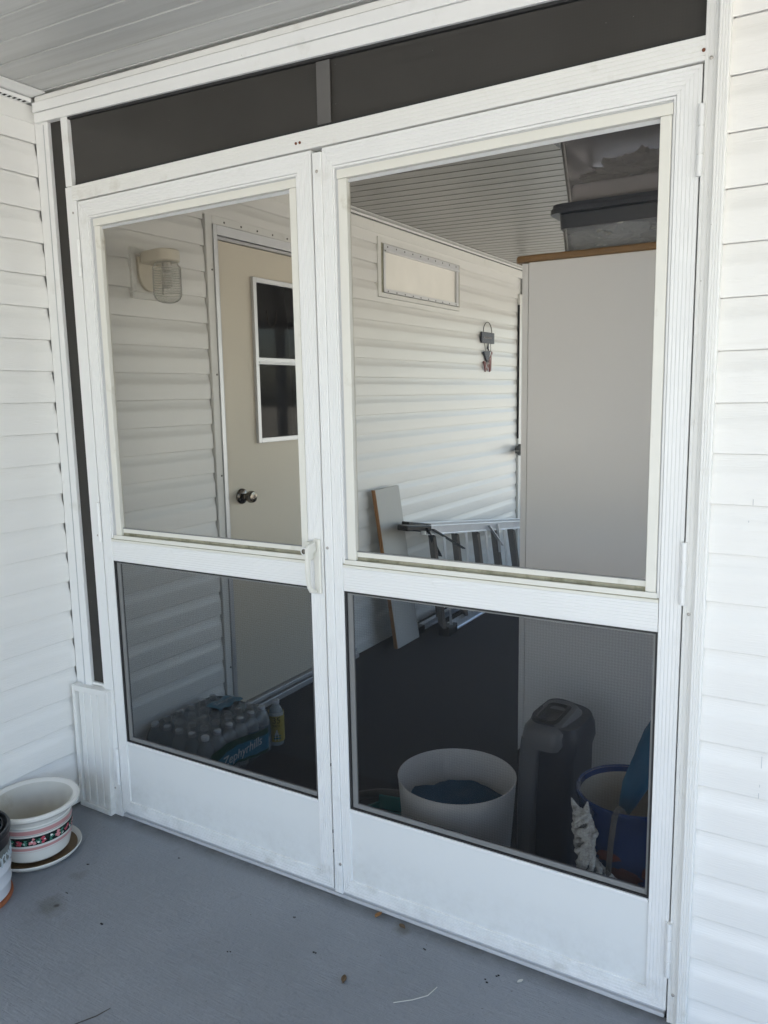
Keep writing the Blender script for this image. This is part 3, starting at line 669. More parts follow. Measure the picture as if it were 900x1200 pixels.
# pull handle
hd = MB()
hx = 1.060
hd.box(hx+.000,hx+.021,-.009,-.0005,.891,1.042)
hdl = WP(hd,oL).obj('pull_handle','cream',tl,bevel=.004,seg=3)
g = MB(); g.prism_yz([(-.012,1.038),(-.044,1.032),(-.052,1.020),(-.055,.960),(-.048,.915),(-.038,.900),(-.012,.893),(-.012,.903),(-.030,.910),(-.037,.922),(-.040,.960),(-.038,.992),(-.030,1.002),(-.012,1.010)],hx+.003,hx+.013)
WP(g,oL).obj('grip','cream',hdl,bevel=.003,seg=3)
g = MB(); g.box(hx-.014,hx+.0005,-.024,-.0005,.985,1.036); WP(g,oL).obj('latch_housing','cream',hdl,bevel=.003)
g = MB(); g.lathe([(0,0),(.0125,0),(.0125,.010),(.011,.012),(0,.012)],20); X,Z=wp(hx-.014,1.010); g.xf(lambda a,b_,c:(X-oL+a,-.020-c,Z+b_)); g.obj('lock_barrel','white',hdl,smooth=40)
g = MB(); g.lathe([(0,0),(.0072,0),(.0072,.0012),(.0045,.0014),(.0045,.0006),(0,.0006)],16); g.xf(lambda a,b_,c:(X-oL+a,-.0322-c,Z+b_)); g.obj('lock_cylinder','brass',hdl)

# ------------------------------------------------------------------ INTERIOR THINGS
# cabinet
cb = thing('storage_cabinet', 'tall white laminate cabinet with brown wooden top edge behind the right door', 'cabinet', (1.9,.95,0))
def C_(mb): return mb.xf(lambda x,y,z:(x-1.9,y-.95,z))
g = MB(); g.box(1.384,2.50,.722,1.25,.0,1.822); C_(g).obj('body','cab',cb,bevel=.002)
g = MB(); g.box(1.362,1.382,.7245,1.24,.0,1.820); C_(g).obj('side_panel','cab',cb,bevel=.001)
g = MB(); g.prism_xy([(1.350,.712),(2.52,.712),(2.52,1.27),(1.362,1.27),(1.340,1.24),(1.338,.735)],1.8225,1.843); C_(g).obj('top','wood',cb,bevel=.006,seg=3)
# bins
def tapered(mb, x0,x1,y0,y1,z0,z1,tp,wall=.003,rnd=.03,n=6,openTop=True):
    def ring(x0,x1,y0,y1,z,r):
        out=[]
        for cx,cy,a0 in ((x1-r,y1-r,0),(x0+r,y1-r,90),(x0+r,y0+r,180),(x1-r,y0+r,270)):
            for k in range(n+1): a=R(a0+90*k/n); out.append((cx+r*math.cos(a),cy+r*math.sin(a),z))
        return out
    rings=[ring(x0+tp,x1-tp,y0+tp,y1-tp,z0,rnd),ring(x0,x1,y0,y1,z1,rnd),ring(x0+wall,x1-wall,y0+wall,y1-wall,z1,rnd),ring(x0+tp+wall,x1-tp-wall,y0+tp+wall,y1-tp-wall,z0+wall,rnd)]
    m=len(rings[0]); vs=[p for r_ in rings for p in r_]
    fs=[(i*m+k,i*m+(k+1)%m,(i+1)*m+(k+1)%m,(i+1)*m+k) for i in range(3) for k in range(m)]
    fs+=[tuple(range(m-1,-1,-1)),tuple(3*m+k for k in range(m))]
    return mb.add(vs,fs)
def solid_round(mb,x0,x1,y0,y1,z0,z1,rnd=.03,n=6,tp=0):
    pts=[]
    for cx,cy,a0 in ((x1-rnd,y1-rnd,0),(x0+rnd,y1-rnd,90),(x0+rnd,y0+rnd,180),(x1-rnd,y0+rnd,270)):
        for k in range(n+1): a=R(a0+90*k/n); pts.append((cx+rnd*math.cos(a),cy+rnd*math.sin(a)))
    return mb.prism_xy(pts,z0,z1)
bb = thing('storage_bin', 'clear storage bin with a charcoal lid standing directly on the cabinet', 'storage bin', (1.8,.97,1.843), group='plastic bins on the cabinet')
def B_(mb): return mb.xf(lambda x,y,z:(x-1.8,y-.97,z-1.843))
g = MB(); tapered(g,1.462,2.10,.765,1.17,1.845,1.978,.012); B_(g).obj('tub','tub',bb,smooth=40)
g = MB(); solid_round(g,1.440,2.13,.742,1.20,1.978,1.990,.04).box(1.47,2.1,.77,1.17,1.990,1.9935); solid_round(g,1.434,2.136,.736,1.206,1.962,1.9775,.045)
B_(g).obj('lid','lid',bb,bevel=.003)
g = MB(); tapered(g,1.459,2.103,.762,1.173,1.920,1.961,.003); B_(g).obj('rim_band','lid',bb,smooth=40)
g = MB(); blob(g,(1.62,.90,1.892),.085,3,.5,5,2.6,(1.5,1.2,.50),.4); blob(g,(1.85,.90,1.892),.085,5,.5,5,2.6,(1.6,1.2,.50),.4)
tag(g.obj('plastic_bag','baggrey',smooth=60),'crumpled translucent plastic bag inside the lower storage bin','plastic bag')
bt = thing('storage_bin', 'milky white storage bin holding white cloth, stacked on the charcoal lid', 'storage bin', (1.8,.98,1.9935), group='plastic bins on the cabinet')
def T_(mb): return mb.xf(lambda x,y,z:(x-1.8,y-.98,z-1.9935))
g = MB(); tapered(g,1.455,2.12,.770,1.19,1.995,2.178,.022); T_(g).obj('tub','tub2',bt,smooth=40)
g = MB(); solid_round(g,1.435,2.14,.75,1.21,2.178,2.196,.04); T_(g).obj('lid','tub2',bt,bevel=.003)
g = MB(); solid_round(g,1.488,2.09,.800,1.16,2.000,2.055,.02).xf(lambda x,y,z:(x,y,z)); tag(g.obj('folded_cloth','tubwhite',bevel=.01,seg=3),'white folded cloth flat in the bottom of the upper storage bin','cloth')
g = MB(); blob(g,(1.92,.93,2.10),.055,8,.5,5,2.4,(1.6,1.2,.95),.4); tag(g.obj('plastic_bag','tubwhite',smooth=60),'white crumpled bag in the right half of the upper storage bin','plastic bag')
g = MB(); blob(g,(1.66,.94,2.095),.060,11,.6,5,2.8,(2.0,1.2,.75),.5); tag(g.obj('plastic_bag','baggrey',smooth=60),'grey crumpled bag in the left half of the upper storage bin','plastic bag')

# board leaning on wall
bd = thing('leaning_board', 'narrow grey board with a raw brown edge leaning on the wall before the ladder', 'board', (.125,2.12,0))
g = MB(); g.add([(.100,-.112,.0),(.120,-.112,.0),(.120,.140,.0),(.100,.140,.0),(.0,-.165,.900),(.020,-.165,.900),(.020,.092,.900),(.0,.092,.900)],[(3,2,1,0),(4,5,6,7),(0,1,5,4),(1,2,6,5),(2,3,7,6),(3,0,4,7)])
g.xf(lambda x,y,z:(x-.095,y,z+.002)); g.obj('face','board',bd)
g = MB(); g.add([(.098,-.118,.0),(.119,-.118,.0),(.119,-.1125,.0),(.098,-.1125,.0),(-.002,-.171,.900),(.019,-.171,.900),(.019,-.1655,.900),(-.002,-.1655,.900)],[(3,2,1,0),(4,5,6,7),(0,1,5,4),(1,2,6,5),(2,3,7,6),(3,0,4,7)])
g.xf(lambda x,y,z:(x-.095,y,z+.002)); g.obj('raw_edge','board_edge',bd)

# stepladder on its side
ld = thing('stepladder', 'aluminium stepladder with wide treads lying on its side along the wall', 'ladder', (.2,2.1,0))
L0 = Vector((.2,2.1,0))
def Lp(x,y,z): return (x-L0.x,y-L0.y,z-L0.z)
zU = lambda y: .672-(y-2.08)*.128
def rail(x, z0f, ya, yb, nm, w=.030, h=.055):
    mb = MB(); mb.beam(Lp(x,ya,z0f(ya)),Lp(x,yb,z0f(yb)),w,h); o = mb.obj(nm,'ladder',ld,bevel=.002)
    mb = MB(); mb.beam(Lp(x+w/2+.004,ya,z0f(ya)+h/2-.004),Lp(x+w/2+.004,yb,z0f(yb)+h/2-.004),.010,.006); mb.beam(Lp(x+w/2+.004,ya,z0f(ya)-h/2+.004),Lp(x+w/2+.004,yb,z0f(yb)-h/2+.004),.010,.006); mb.obj('flange','ladder',o)
    return o
zLo = lambda y: .032
zLr = lambda y: .030
rail(.235,zU,2.16,4.0,'upper_rail'); rail(.265,zLo,2.42,4.0,'lower_rail')
rail(.105,lambda y: zU(y)+.012,2.16,4.0,'rear_rail',.022,.04); rail(.105,zLr,2.34,4.0,'rear_rail',.022,.04)
for k in range(7):
    y = 2.33+k*.305
    mb = MB(); mb.beam(Lp(.215,y-.035+.01,zU(y)-.028),Lp(.255,y+.02,.060),.125,.020,up=(.75,.65,0)); o = mb.obj('tread','tread',ld,bevel=.002)
    mb = MB(); mb.beam(Lp(.262,y+.032,zU(y)-.028),Lp(.292,y+.066,.060),.014,.014,up=(.75,.65,0)); mb.obj('tread_edge','ladder',o)
mb = MB(); mb.beam(Lp(.20,1.985,.700),Lp(.235,2.20,.672),.075,.030); mb.obj('rubber_foot','black_pl',ld,bevel=.006)
mb = MB(); mb.beam(Lp(.15,2.10,.69),Lp(.20,2.28,.655),.06,.050); mb.obj('rubber_foot','black_pl',ld,bevel=.006)
mb = MB(); mb.beam(Lp(.27,2.34,.030),Lp(.27,2.46,.030),.07,.058); mb.obj('rubber_foot','black_pl',ld,bevel=.006)
mb = MB(); mb.beam(Lp(.09,2.24,.026),Lp(.11,2.36,.026),.06,.048); mb.obj('rubber_foot','black_pl',ld,bevel=.006)
for a, b_ in (((.265,2.14,.68),(.20,2.44,.46)),((.265,2.22,.66),(.27,2.62,.48)),((.15,2.42,.62),(.15,2.50,.06))):
    mb = MB(); mb.beam(Lp(*a),Lp(*b_),.006,.022,up=(1,0,0)); mb.obj('spreader_brace','black_pl',ld)
for a, b_ in (((.262,3.02,.56),(.285,3.20,.40)),((.262,3.16,.55),(.285,3.16,.36))):
    mb = MB(); mb.beam(Lp(*a),Lp(*b_),.006,.020,up=(1,0,0)); mb.obj('steel_brace','ladder',ld)

# hanging plaque
pq = thing('hanging_plaque', 'small dark slate plaque on a wire loop with a striped star ornament below', 'wall ornament', (.012,3.565,1.80))
g = MB(); g.tube([(0,.075*math.cos(a),.035+.075*math.sin(a)) for a in [k*math.pi/16 for k in range(17)]],.003,6); g.obj('wire_hanger','wire',pq,smooth=60)
g = MB(); g.box(-.006,.006,-.108,.108,-.036,.040); pl = g.obj('plaque','slate',pq,bevel=.002)
g = MB()
for k in range(7): g.tube([(.0065,-.07+k*.02,-.004),(.0065,-.062+k*.02,.010),(.0065,-.055+k*.02,-.002)],.0014,5)
g.obj('script_line','flagwhite',pl)
g = MB()
for y0, y1 in ((-.055,-.035),(.012,.015),(.055,.058)):
    g = MB(); g.tube([(0,y0,-.034),(0,y1,-.092)],.0022,6); g.obj('wire_link','wire',pq)
pass
g = MB(); g.prism_yz([(-.07,-.095),(.04,-.085),(.02,-.14),(-.015,-.165)],-.005,.005); g.prism_yz([(-.005,-.07),(.012,-.035),(.02,-.085)],-.004,.004); g.obj('star','slate',pq)
g = MB(); g.prism_yz([(-.07,-.160),(-.03,-.168),(-.04,-.235)],-.004,.004).prism_yz([(.03,-.235),(.06,-.225),(.065,-.13),(.03,-.15)],-.004,.004).prism_yz([(-.035,-.215),(-.02,-.232),(.075,-.10),(.06,-.088)],.0045,.007); g.obj('ribbon','flagred',pq)
g = MB()
for k in range(4):
    g = MB(); g.box(.0072,.008,-.022+k*.022,-.014+k*.022,-.212+k*.03,-.196+k*.03); g.obj('stripe','flagwhite',pq)
pass
# grey bundle by far trim
gb = MB(); blob(gb,(.06,4.115,.975),.05,4,.3,4,2.5,(.9,1.25,.9)); tag(gb.obj('cloth_bundle','greybundle',smooth=60),'small grey rounded bundle hanging beside the far door trim','bundle')

# white bucket with cloth
bk = thing('bucket', 'large round off white bucket behind the lower screen of the right door', 'bucket', (1.358,.252,0))
g = MB(); H=.325; g.lathe([(.0,.003),(.145,.003),(.148,.010),(.171,H-.004),(.1725,H),(.170,H+.001),(.168,H-.003),(.145,.014),(.0,.012)],72); g.obj('shell','bucket',bk,smooth=35)
mb = MB(); nn=34; vs=[]; fs=[]
for i in range(nn):
    for j in range(nn):
        x=-.150+.300*i/(nn-1); y=-.150+.300*j/(nn-1); r=math.hypot(x,y)
        if r > .152: x*=.152/r; y*=.152/r; r=.152
        vs.append((x,y,.232+.022*(1-(r/.152)**2)+.03*noise.noise(Vector((x*14,y*14,.3)))))
for i in range(nn-1):
    for j in range(nn-1): fs.append((i*nn+j,(i+1)*nn+j,(i+1)*nn+j+1,i*nn+j+1))
mb.add(vs,fs); tag(mb.obj('cloth_heap','navycloth',loc=(1.358,.252,0),smooth=60),'rumpled dark blue cloth lying in the off white bucket','cloth')

# teal dustpan behind the bucket
dp = thing('dustpan', 'teal plastic dustpan on the carpet to the left of the off white bucket', 'dustpan', (1.06,.44,0))
g = MB(); g.prism_xy([(-.15,-.10),(.08,-.12),(.10,.06),(-.10,.02)],.003,.010); g.prism_xy([(-.15,-.10),(-.142,-.10),(-.092,.02),(-.10,.02)],.010,.04); g.prism_xy([(-.10,.02),(.10,.06),(.10,.07),(-.10,.03)],.010,.06); g.obj('pan','teal',dp,bevel=.003)
g = MB(); g.tube([(.08,.05,.02),(.11,.10,.08),(.13,.12,.15),(.135,.12,.20)],[.016,.015,.014,.016],12); g.obj('handle','teal',dp,smooth=50)
g = MB(); g.tube([(1.10+.19*math.cos(a)-.10,.33+.24*math.sin(a),.016) for a in [R(70+k*7) for k in range(14)]],.016,10); tag(g.obj('hose','tealdark',smooth=50),'short curved dark grey hose on the carpet beside the teal dustpan','hose')

# heater tower
ht = thing('tower_heater', 'tall charcoal tower heater with a slanted top against the white cabinet', 'heater', (1.600,.430,0), rz=R(-4))
ht.scale = (.88,.96,1)
def sec(w0,w1,d0,d1,z,r,n=6):
    out=[]
    r=min(r,(w1-w0)/2-.001,(d1-d0)/2-.001)
    for cx,cy,a0 in ((w1-r,d1-r,0),(w0+r,d1-r,90),(w0+r,d0+r,180),(w1-r,d0+r,270)):
        for k in range(n+1): a=R(a0+90*k/n); out.append((cx+r*math.cos(a),cy+r*math.sin(a),z))
    return out
def loft(mb, secs, cap=True):
    m=len(secs[0]); vs=[p for s_ in secs for p in s_]
    fs=[(i*m+k,i*m+(k+1)%m,(i+1)*m+(k+1)%m,(i+1)*m+k) for i in range(len(secs)-1) for k in range(m)]
    if cap: fs+=[tuple(range(m-1,-1,-1)),tuple((len(secs)-1)*m+k for k in range(m))]
    return mb.add(vs,fs)
g = MB(); loft(g,[sec(-.085,.085,-.10,.12,.003,.04),sec(-.085,.085,-.10,.12,.03,.04),sec(-.080,.080,-.10,.12,.05,.04),sec(-.082,.084,-.10,.12,.39,.04),sec(-.082,.092,-.10,.13,.42,.045),sec(-.078,.092,-.095,.125,.465,.05),sec(-.07,.085,-.085,.115,.492,.05)])
g.xf(lambda x,y,z:(x,y,z+(.18*(-y)+.0)*max(0,(z-.38)/.11)*.0+(-.25*(x-.0))*max(0,(z-.40)/.09)*.5)); g.obj('shell','heater_b',ht,smooth=40)
g = MB(); loft(g,[sec(-.094,-.028,-.116,-.02,.02,.018),sec(-.092,-.026,-.118,-.02,.25,.018),sec(-.086,-.018,-.118,-.02,.40,.018),sec(-.082,-.008,-.114,-.02,.445,.018)]); g.obj('front_column','heater_g',ht,smooth=40,bevel=.002)
g = MB(); loft(g,[sec(-.086,.050,-.118,.085,.425,.035),sec(-.086,.062,-.118,.095,.445,.04),sec(-.080,.058,-.112,.09,.482,.04),sec(-.066,.044,-.098,.078,.498,.04)])
g.xf(lambda x,y,z:(x,y,z+.10*y*max(0,(z-.42)/.07))); g.obj('top_hood','heater_g',ht,smooth=40)
g = MB(); loft(g,[sec(-.052,.026,-.080,.050,.4975,.02),sec(-.056,.030,-.084,.054,.502,.022),sec(-.046,.020,-.074,.044,.5055,.02),sec(-.038,.012,-.066,.036,.4985,.016)]); g.xf(lambda x,y,z:(x,y,z+.08*y)); g.obj('control_ring','black_pl',ht,smooth=40)
g = MB(); g.box(-.0945,-.0925,-.10,-.03,.04,.40); g.obj('seam','black_pl',ht)

# cobalt pot
cp = thing('glazed_pot', 'cobalt blue glazed planter with a cream inside in the corner behind the right door', 'planter', (1.862,.222,0))
H=.425; g = MB(); g.lathe([(.0,.004),(.085,.004),(.09,.015),(.118,.20),(.128,.36),(.130,.40),(.137,.408),(.138,H-.004),(.134,H),(.128,H-.003),(.124,.39),(.112,.20),(.095,.06)],64); g.obj('body','cobalt',cp,smooth=40)
g = MB(); g.lathe([(.1285,H-.0022),(.1235,.39),(.1115,.20),(.0945,.062),(0,.062)],64); g.obj('inner_glaze','cobalt_in',cp,smooth=40)
g = MB()
for a, z, r, s_ in ((-100,.30,.016,1.8),(-84,.26,.020,2.2),(-72,.22,.026,1.6),(-60,.27,.018,1.8),(-92,.18,.020,1.5),(-66,.14,.030,1.3),(-50,.20,.028,1.3)):
    rr = .1185+(z-.2)*.055+.0015 if z > .2 else .092+(z-.02)*.148+.0015
    cx, cy = rr*math.cos(R(a)), rr*math.sin(R(a)); blob(g,(cx,cy,z),r,a,.5,3,2.,(s_,.12,.8))
g.obj('painted_flower','redglaze',cp,smooth=60)
g = MB(); g.tube([(1.86,.19,.36),(1.862,.13,.41),(1.861,.095,.432),(1.858,.076,.42),(1.852,.072,.36),(1.846,.072,.25),(1.842,.075,.12)],.007,10); tag(g.obj('clear_hose','tube',smooth=60),'thin clear plastic hose hooked over the rim of the blue pot','hose')
ub = MB(); pts=[]; rs=[]
for k in range(9): t=k/8; pts.append((1.838+.145*t,.215-.02*t,.345+.38*t)); rs.append([.010,.020,.030,.036,.038,.036,.032,.026,.018][k])
ub.tube(pts,rs,24); ub.xf(lambda x,y,z:(x+.004*math.sin(z*40+y*90),y+.003*math.sin(x*160),z)); tag(ub.obj('furled_umbrella','bluecloth',smooth=60),'furled bright blue cloth umbrella standing in the cobalt pot','umbrella')

# twisted rope bundle in front of the pot
kb = thing('rope_bundle', 'twisted white rope bundle with two pointed loose tips, hanging before the cobalt planter', 'rope', (1.800,.060,0))
spine = [(.012,.13,.034),(.018,.165,.056),(.030,.205,.066),(.026,.245,.056),(.008,.275,.034),(-.004,.305,.024),(-.010,.335,.026),(-.006,.362,.024),(-.012,.385,.027),(-.016,.405,.022),(-.016,.418,.015)]
def sp(t):
    f = t*(len(spine)-1); i = min(int(f), len(spine)-2); u = f-i; a, b_ = spine[i], spine[i+1]
    return [a[q]*(1-u)+b_[q]*u for q in range(3)]
for k in range(11):
    pts = []; rs = []
    for q in range(90):
        t = q/89; x, z, w_ = sp(t); a = 2*math.pi*k/11+t*9.5+.5*math.sin(t*9+k)
        pts.append((x+.80*w_*math.cos(a)+.003*noise.noise(Vector((k*3.1,t*12,0))), .020*math.sin(a)*(w_/.05+.3), z+.006*math.sin(a*2+k)))
        rs.append(.155*w_+.0022+.0009*math.sin(q*2.1+k))
    g = MB(); g.tube(pts, rs, 10); g.obj('strand','bagwhite',kb,smooth=70)
for dx, tip in ((-.016,-.018),(.010,.004)):
    g = MB(); g.tube([(-.016+dx*.3,0,.408),(-.016+dx,.002,.425),(-.016+dx+tip*.3,0,.436),(-.016+dx+tip*.6,0,.450)],[.010,.009,.006,.0015],12); g.obj('loose_tip','bagwhite',kb,smooth=70)
mbk = MB(); mbk.tube([(sp(q/20)[0],.004,sp(q/20)[1]) for q in range(20)],[sp(q/20)[2]*.62 for q in range(20)],14); mbk.xf(lambda x,y,z:(x,y*.45,z)); mbk.obj('dark_crease_core','greybundle',kb)  # dark core added; its colour gives the shaded creases between strands
g = MB(); g.lathe([(0,-.008),(.030,-.007),(.033,0),(.030,.007),(0,.008)],20,(0,0),sx=1,sy=.7); g.xf(lambda x,y,z:(x-.008,y,z+.372)); g.obj('binding_loop','bagwhite',kb,smooth=60)
# it sits on a low black crate
g = MB(); g.box(1.735,1.99,.030,.074,.0,.118); 
ct = tag(g.obj('black_box','black_pl',bevel=.006),'low black plastic box on the carpet under the white rope bundle','box')
g = MB(); blob(g,(1.955,.062,.175),.058,9,.3,5,2.6,(.75,.5,.98),.3); tag(g.obj('plastic_bag','bagwhite',smooth=70),'crumpled white bag at the right edge of the lower right screen','plastic bag')

# water bottle pack
wpk = thing('water_pack', 'shrink wrapped pack of small water bottles on the floor under the wall lamp', 'bottle pack', (.18,.470,0))
bp_ = MB(); prof=[(.0,.003),(.026,.003),(.0305,.009),(.031,.03),(.0295,.034),(.031,.038),(.031,.062),(.0295,.066),(.031,.07),(.031,.12),(.0295,.124),(.031,.128),(.029,.14),(.022,.158),(.0135,.172),(.0125,.178)]
bp_.lathe(prof,20)
first=None
cols=[]
for i in range(5):
    for j in range(6):
        x=-.128+i*.064+random.uniform(-.0015,.0015); y=-.160+j*.064+random.uniform(-.0015,.0015)
        if first is None:
            b0=bp_.obj('bottle','water',wpk,smooth=40,loc=(x,y,0)); mc=MB(); mc.lathe([(.0145,.176),(.0148,.178),(.0148,.190),(.013,.1925),(0,.1925)],16); c0=mc.obj('cap','cap',b0,smooth=40)
            ml_=MB(); ml_.lathe([(.0316,.068),(.0316,.118)],20); l0=ml_.obj('label_band','wrapgreen' if False else 'wrapblue',b0,smooth=60); first=b0; bots=[b0]
        else:
            b=first.copy(); b.parent=wpk; b.location=(x,y,0); col.objects.link(b)
            for ch in (c0,l0): q=ch.copy(); q.parent=b; col.objects.link(q)
            bots.append(b)
# wrap: sheet draped round the block
def wrap_sheet():
    mb=MB(); nx,ny=60,80; vs=[]; 
    W,D=.166,.200
    # perimeter loft: several rings
    zs=[.004,.03,.08,.13,.155,.172,.186,.196]; ins=[0,.0,.0,.001,.004,.012,.026,.05]
    n=160; rings=[]
    for z,i_ in zip(zs,ins):
        rg=[]
        for k in range(n):
            a=2*math.pi*k/n; c,s_=math.cos(a),math.sin(a)
            e=8.; rr=1/((abs(c)**e+abs(s_)**e)**(1/e))
            x=(W-i_)*c*rr; y=(D-i_)*s_*rr
            sc_l=1+.012*math.cos(k/n*2*math.pi*24)*(1 if z<.16 else .3)+.014*noise.noise(Vector((x*20,y*20,z*30)))
            rg.append((x*sc_l,y*sc_l,z+.004*noise.noise(Vector((x*30,y*30,2)))))
        rings.append(rg)
    m=n; vs=[p for r_ in rings for p in r_]; fs=[(i*m+k,i*m+(k+1)%m,(i+1)*m+(k+1)%m,(i+1)*m+k) for i in range(len(rings)-1) for k in range(m)]
    mb.add(vs,fs)
    # top
    nn=40; vs=[]; fs=[]
    for i in range(nn):
        for j in range(nn):
            x=-(W-.05)+2*(W-.05)*i/(nn-1); y=-(D-.05)+2*(D-.05)*j/(nn-1)
            vs.append((x,y,.196+.006*noise.noise(Vector((x*25,y*25,5)))+.003*noise.noise(Vector((x*70,y*50,7)))))
    for i in range(nn-1):
        for j in range(nn-1): fs.append((i*nn+j,(i+1)*nn+j,(i+1)*nn+j+1,i*nn+j+1))
    mb.add(vs,fs); mb.xf(lambda x,y,z:(x*(1+.02*noise.noise(Vector((x*60,y*60,z*60)))),y*(1+.015*noise.noise(Vector((x*60,y*60,z*50+4)))),z)); return mb
sw = wrap_sheet().obj('shrink_wrap','wrap',wpk,smooth=60)
def side_patch(y0,y1,z0,z1,m,nm,dx=.0,wave=.012,slant=0.):
    mb=MB(); n=24; vs=[]
    for i in range(n+1):
        y=y0+(y1-y0)*i/n; t=i/n
        for (z,) in ((z0+wave*math.sin(t*5)+slant*t,),(z1+wave*math.sin(t*5)+slant*t,)):
            e=.1700+dx+.0025*math.cos(y*98)-(.02*max(0,(abs(y)-.19)/.04)**2)
            vs.append((e,y,z))
    fs=[(2*i,2*i+2,2*i+3,2*i+1) for i in range(n)]; return mb.add(vs,fs).obj(nm,m,sw,smooth=60)
side_patch(-.18,.15,.030,.128,'wrapgreen','green_print',0.,.014,.004)
side_patch(-.15,.145,.036,.098,'wrapblue','blue_print',.003,.014,.012)
mw = Matrix.Translation((.1775,-.015,.082)) @ Matrix.Rotation(R(90),4,'Z') @ Matrix.Rotation(R(90),4,'X') @ Matrix.Rotation(R(1),4,'Z')
text_mesh('brand_print','Zephyrhills',.050,'textwhite',sw,mw,shear=.2)
def top_patch(x0,x1,y0,y1,m,nm,z=.2045):
    mb=MB(); n=16; vs=[]
    for i in range(n+1):
        for j in range(7):
            x=x0+(x1-x0)*j/6; y=y0+(y1-y0)*i/n; vs.append((x,y,z+.009*noise.noise(Vector((x*25,y*25,5)))+.004*math.sin(y*98)*math.cos(x*98)))
    fs=[(i*7+j,(i+1)*7+j,(i+1)*7+j+1,i*7+j+1) for i in range(n) for j in range(6)]; return mb.add(vs,fs).obj(nm,m,sw,smooth=60)
top_patch(-.05,.035,.03,.16,'wrapblue','blue_print')
mw = Matrix.Translation((-.006,.095,.2130)) @ Matrix.Rotation(R(90),4,'Z')
text_mesh('brand_print','Zephyrhills',.026,'textwhite',sw,mw,shear=.2)

lb = thing('water_bottle', 'single water bottle with yellow label reading 35, right of the bottle pack', 'bottle', (.316,.712,0))
b = first.copy(); b.parent = lb; b.location = (0,0,0); b.name = 'bottle_body'; col.objects.link(b)
q_ = c0.copy(); q_.parent = lb; col.objects.link(q_)
def ring(z0,z1,m,nm,rr,a0=-170,a1=70):
    mb = MB(); n = 30; vs = []
    for k in range(n+1):
        a = R(a0+(a1-a0)*k/n)
        for z in (z0,z1): vs.append((rr*math.cos(a),rr*math.sin(a),z))
    mb.add(vs,[(2*k,2*k+2,2*k+3,2*k+1) for k in range(n)]); return mb.obj(nm,m,lb,smooth=60)
lab = ring(.022,.146,'wrapyellow','label',.0325)
def sub(o): o.parent = lab; return o
sub(ring(.132,.1455,'textwhite','white_print',.0328,-110,10)); sub(ring(.034,.040,'wrapblue','blue_print',.0328,-75,-20)); sub(ring(.046,.050,'wrapblue','blue_print',.0328,-75,-20))
mbx = MB(); mbx.prism_xz([(-.008,0),(.008,0),(.008,.030),(.003,.042),(.003,.048),(-.003,.048),(-.003,.042),(-.008,.030)],-.0004,0); A0=-50
mbx.xf(lambda x,y,z:(.0329*math.cos(R(A0)+x/.0329),.0329*math.sin(R(A0)+x/.0329),z+.026)); sub(mbx.obj('bottle_print','textwhite',lab))
def ctext(t,z,size,a=A0):
    rr=.0331; mw=Matrix.Translation((rr*math.cos(R(a)),rr*math.sin(R(a)),z)) @ Matrix.Rotation(R(a+90),4,'Z') @ Matrix.Rotation(R(90),4,'X')
    me=text_mesh('count_print',t,size,'textblack',lab,mw)
    for v in me.data.vertices:
        off=-v.co.x*math.sin(R(a))+v.co.y*math.cos(R(a)); aa=R(a)+off/rr; v.co.x=(rr+.0003)*math.cos(aa); v.co.y=(rr+.0003)*math.sin(aa)
ctext('35',.113,.036); ctext('PACK',.090,.013)

g = MB(); solid_round(g,.27,1.02,.10,.64,.0012,.009,.02); tag(g.obj('doormat','matt',bevel=.002),'thin black doormat on the carpet just inside the left storm door','doormat')

# ------------------------------------------------------------------ PORCH THINGS
# patterned planter with saucer
PX, PY = .141, -.284
pt = thing('flower_planter', 'cream ceramic planter with pink bands and a dark floral stripe, in the porch corner', 'planter', (PX,PY,.0))
H=.186
body=[(.0,.022),(.098,.022),(.104,.028),(.112,.06),(.116,.10),(.117,.135),(.1175,.142),(.114,.145),(.118,.150),(.122,.158),(.128,.164),(.140,.170),(.1455,.176),(.146,.182),(.142,.1865),(.134,.186),(.124,.180),(.113,.165),(.106,.14),(.103,.08),(.095,.034),(.0,.032)]
body=[(a*.955,b) for a,b in body]
def rad(z):
    ps=[(.0993,.028),(.107,.06),(.1108,.10),(.1117,.135),(.1122,.142)]
    for (r0,z0),(r1,z1) in zip(ps,ps[1:]):
        if z0<=z<=z1: return r0+(r1-r0)*(z-z0)/(z1-z0)
    return .116
g = MB(); g.lathe(body[:17],96); g.obj('body','pot',pt,smooth=30)
g = MB(); g.lathe(body[16:],96); g.obj('inside','soil',pt,smooth=40)
def band(z0,z1,m,nm,off=.0006):
    g=MB(); zs=[z0+(z1-z0)*k/5 for k in range(6)]; g.lathe([(rad(z)+off,z) for z in zs],96); return g.obj(nm,m,pt,smooth=40)
band(.1215,.1345,'pot_pink','pink_band'); band(.069,.078,'pot_pink','pink_band'); band(.1405,.1417,'pot_line','thin_line',.0008); band(.1185,.1195,'pot_dark','thin_line'); band(.0635,.0642,'pot_pink','thin_line')
fb=band(.085,.1125,'pot_dark','floral_band')
def petals(m, specs):
    g=MB()
    for a,z,r in specs:
        rr=rad(z)+.0012; ca,sa=math.cos(a),math.sin(a); n=9; vs=[]
        ph=random.random()*6
        for k in range(n):
            q=2*math.pi*k/n; w=r*(1+.28*math.sin(3*q+ph)); dy=w*math.cos(q); dz=w*.8*math.sin(q)
            a2=a+dy/rr; vs.append((rr*math.cos(a2),rr*math.sin(a2),z+dz))
        g.add(vs,[tuple(range(n))])
    g.obj('petal_print',m,fb)
spR=[];spP=[];spW=[];spG=[]
nf=18
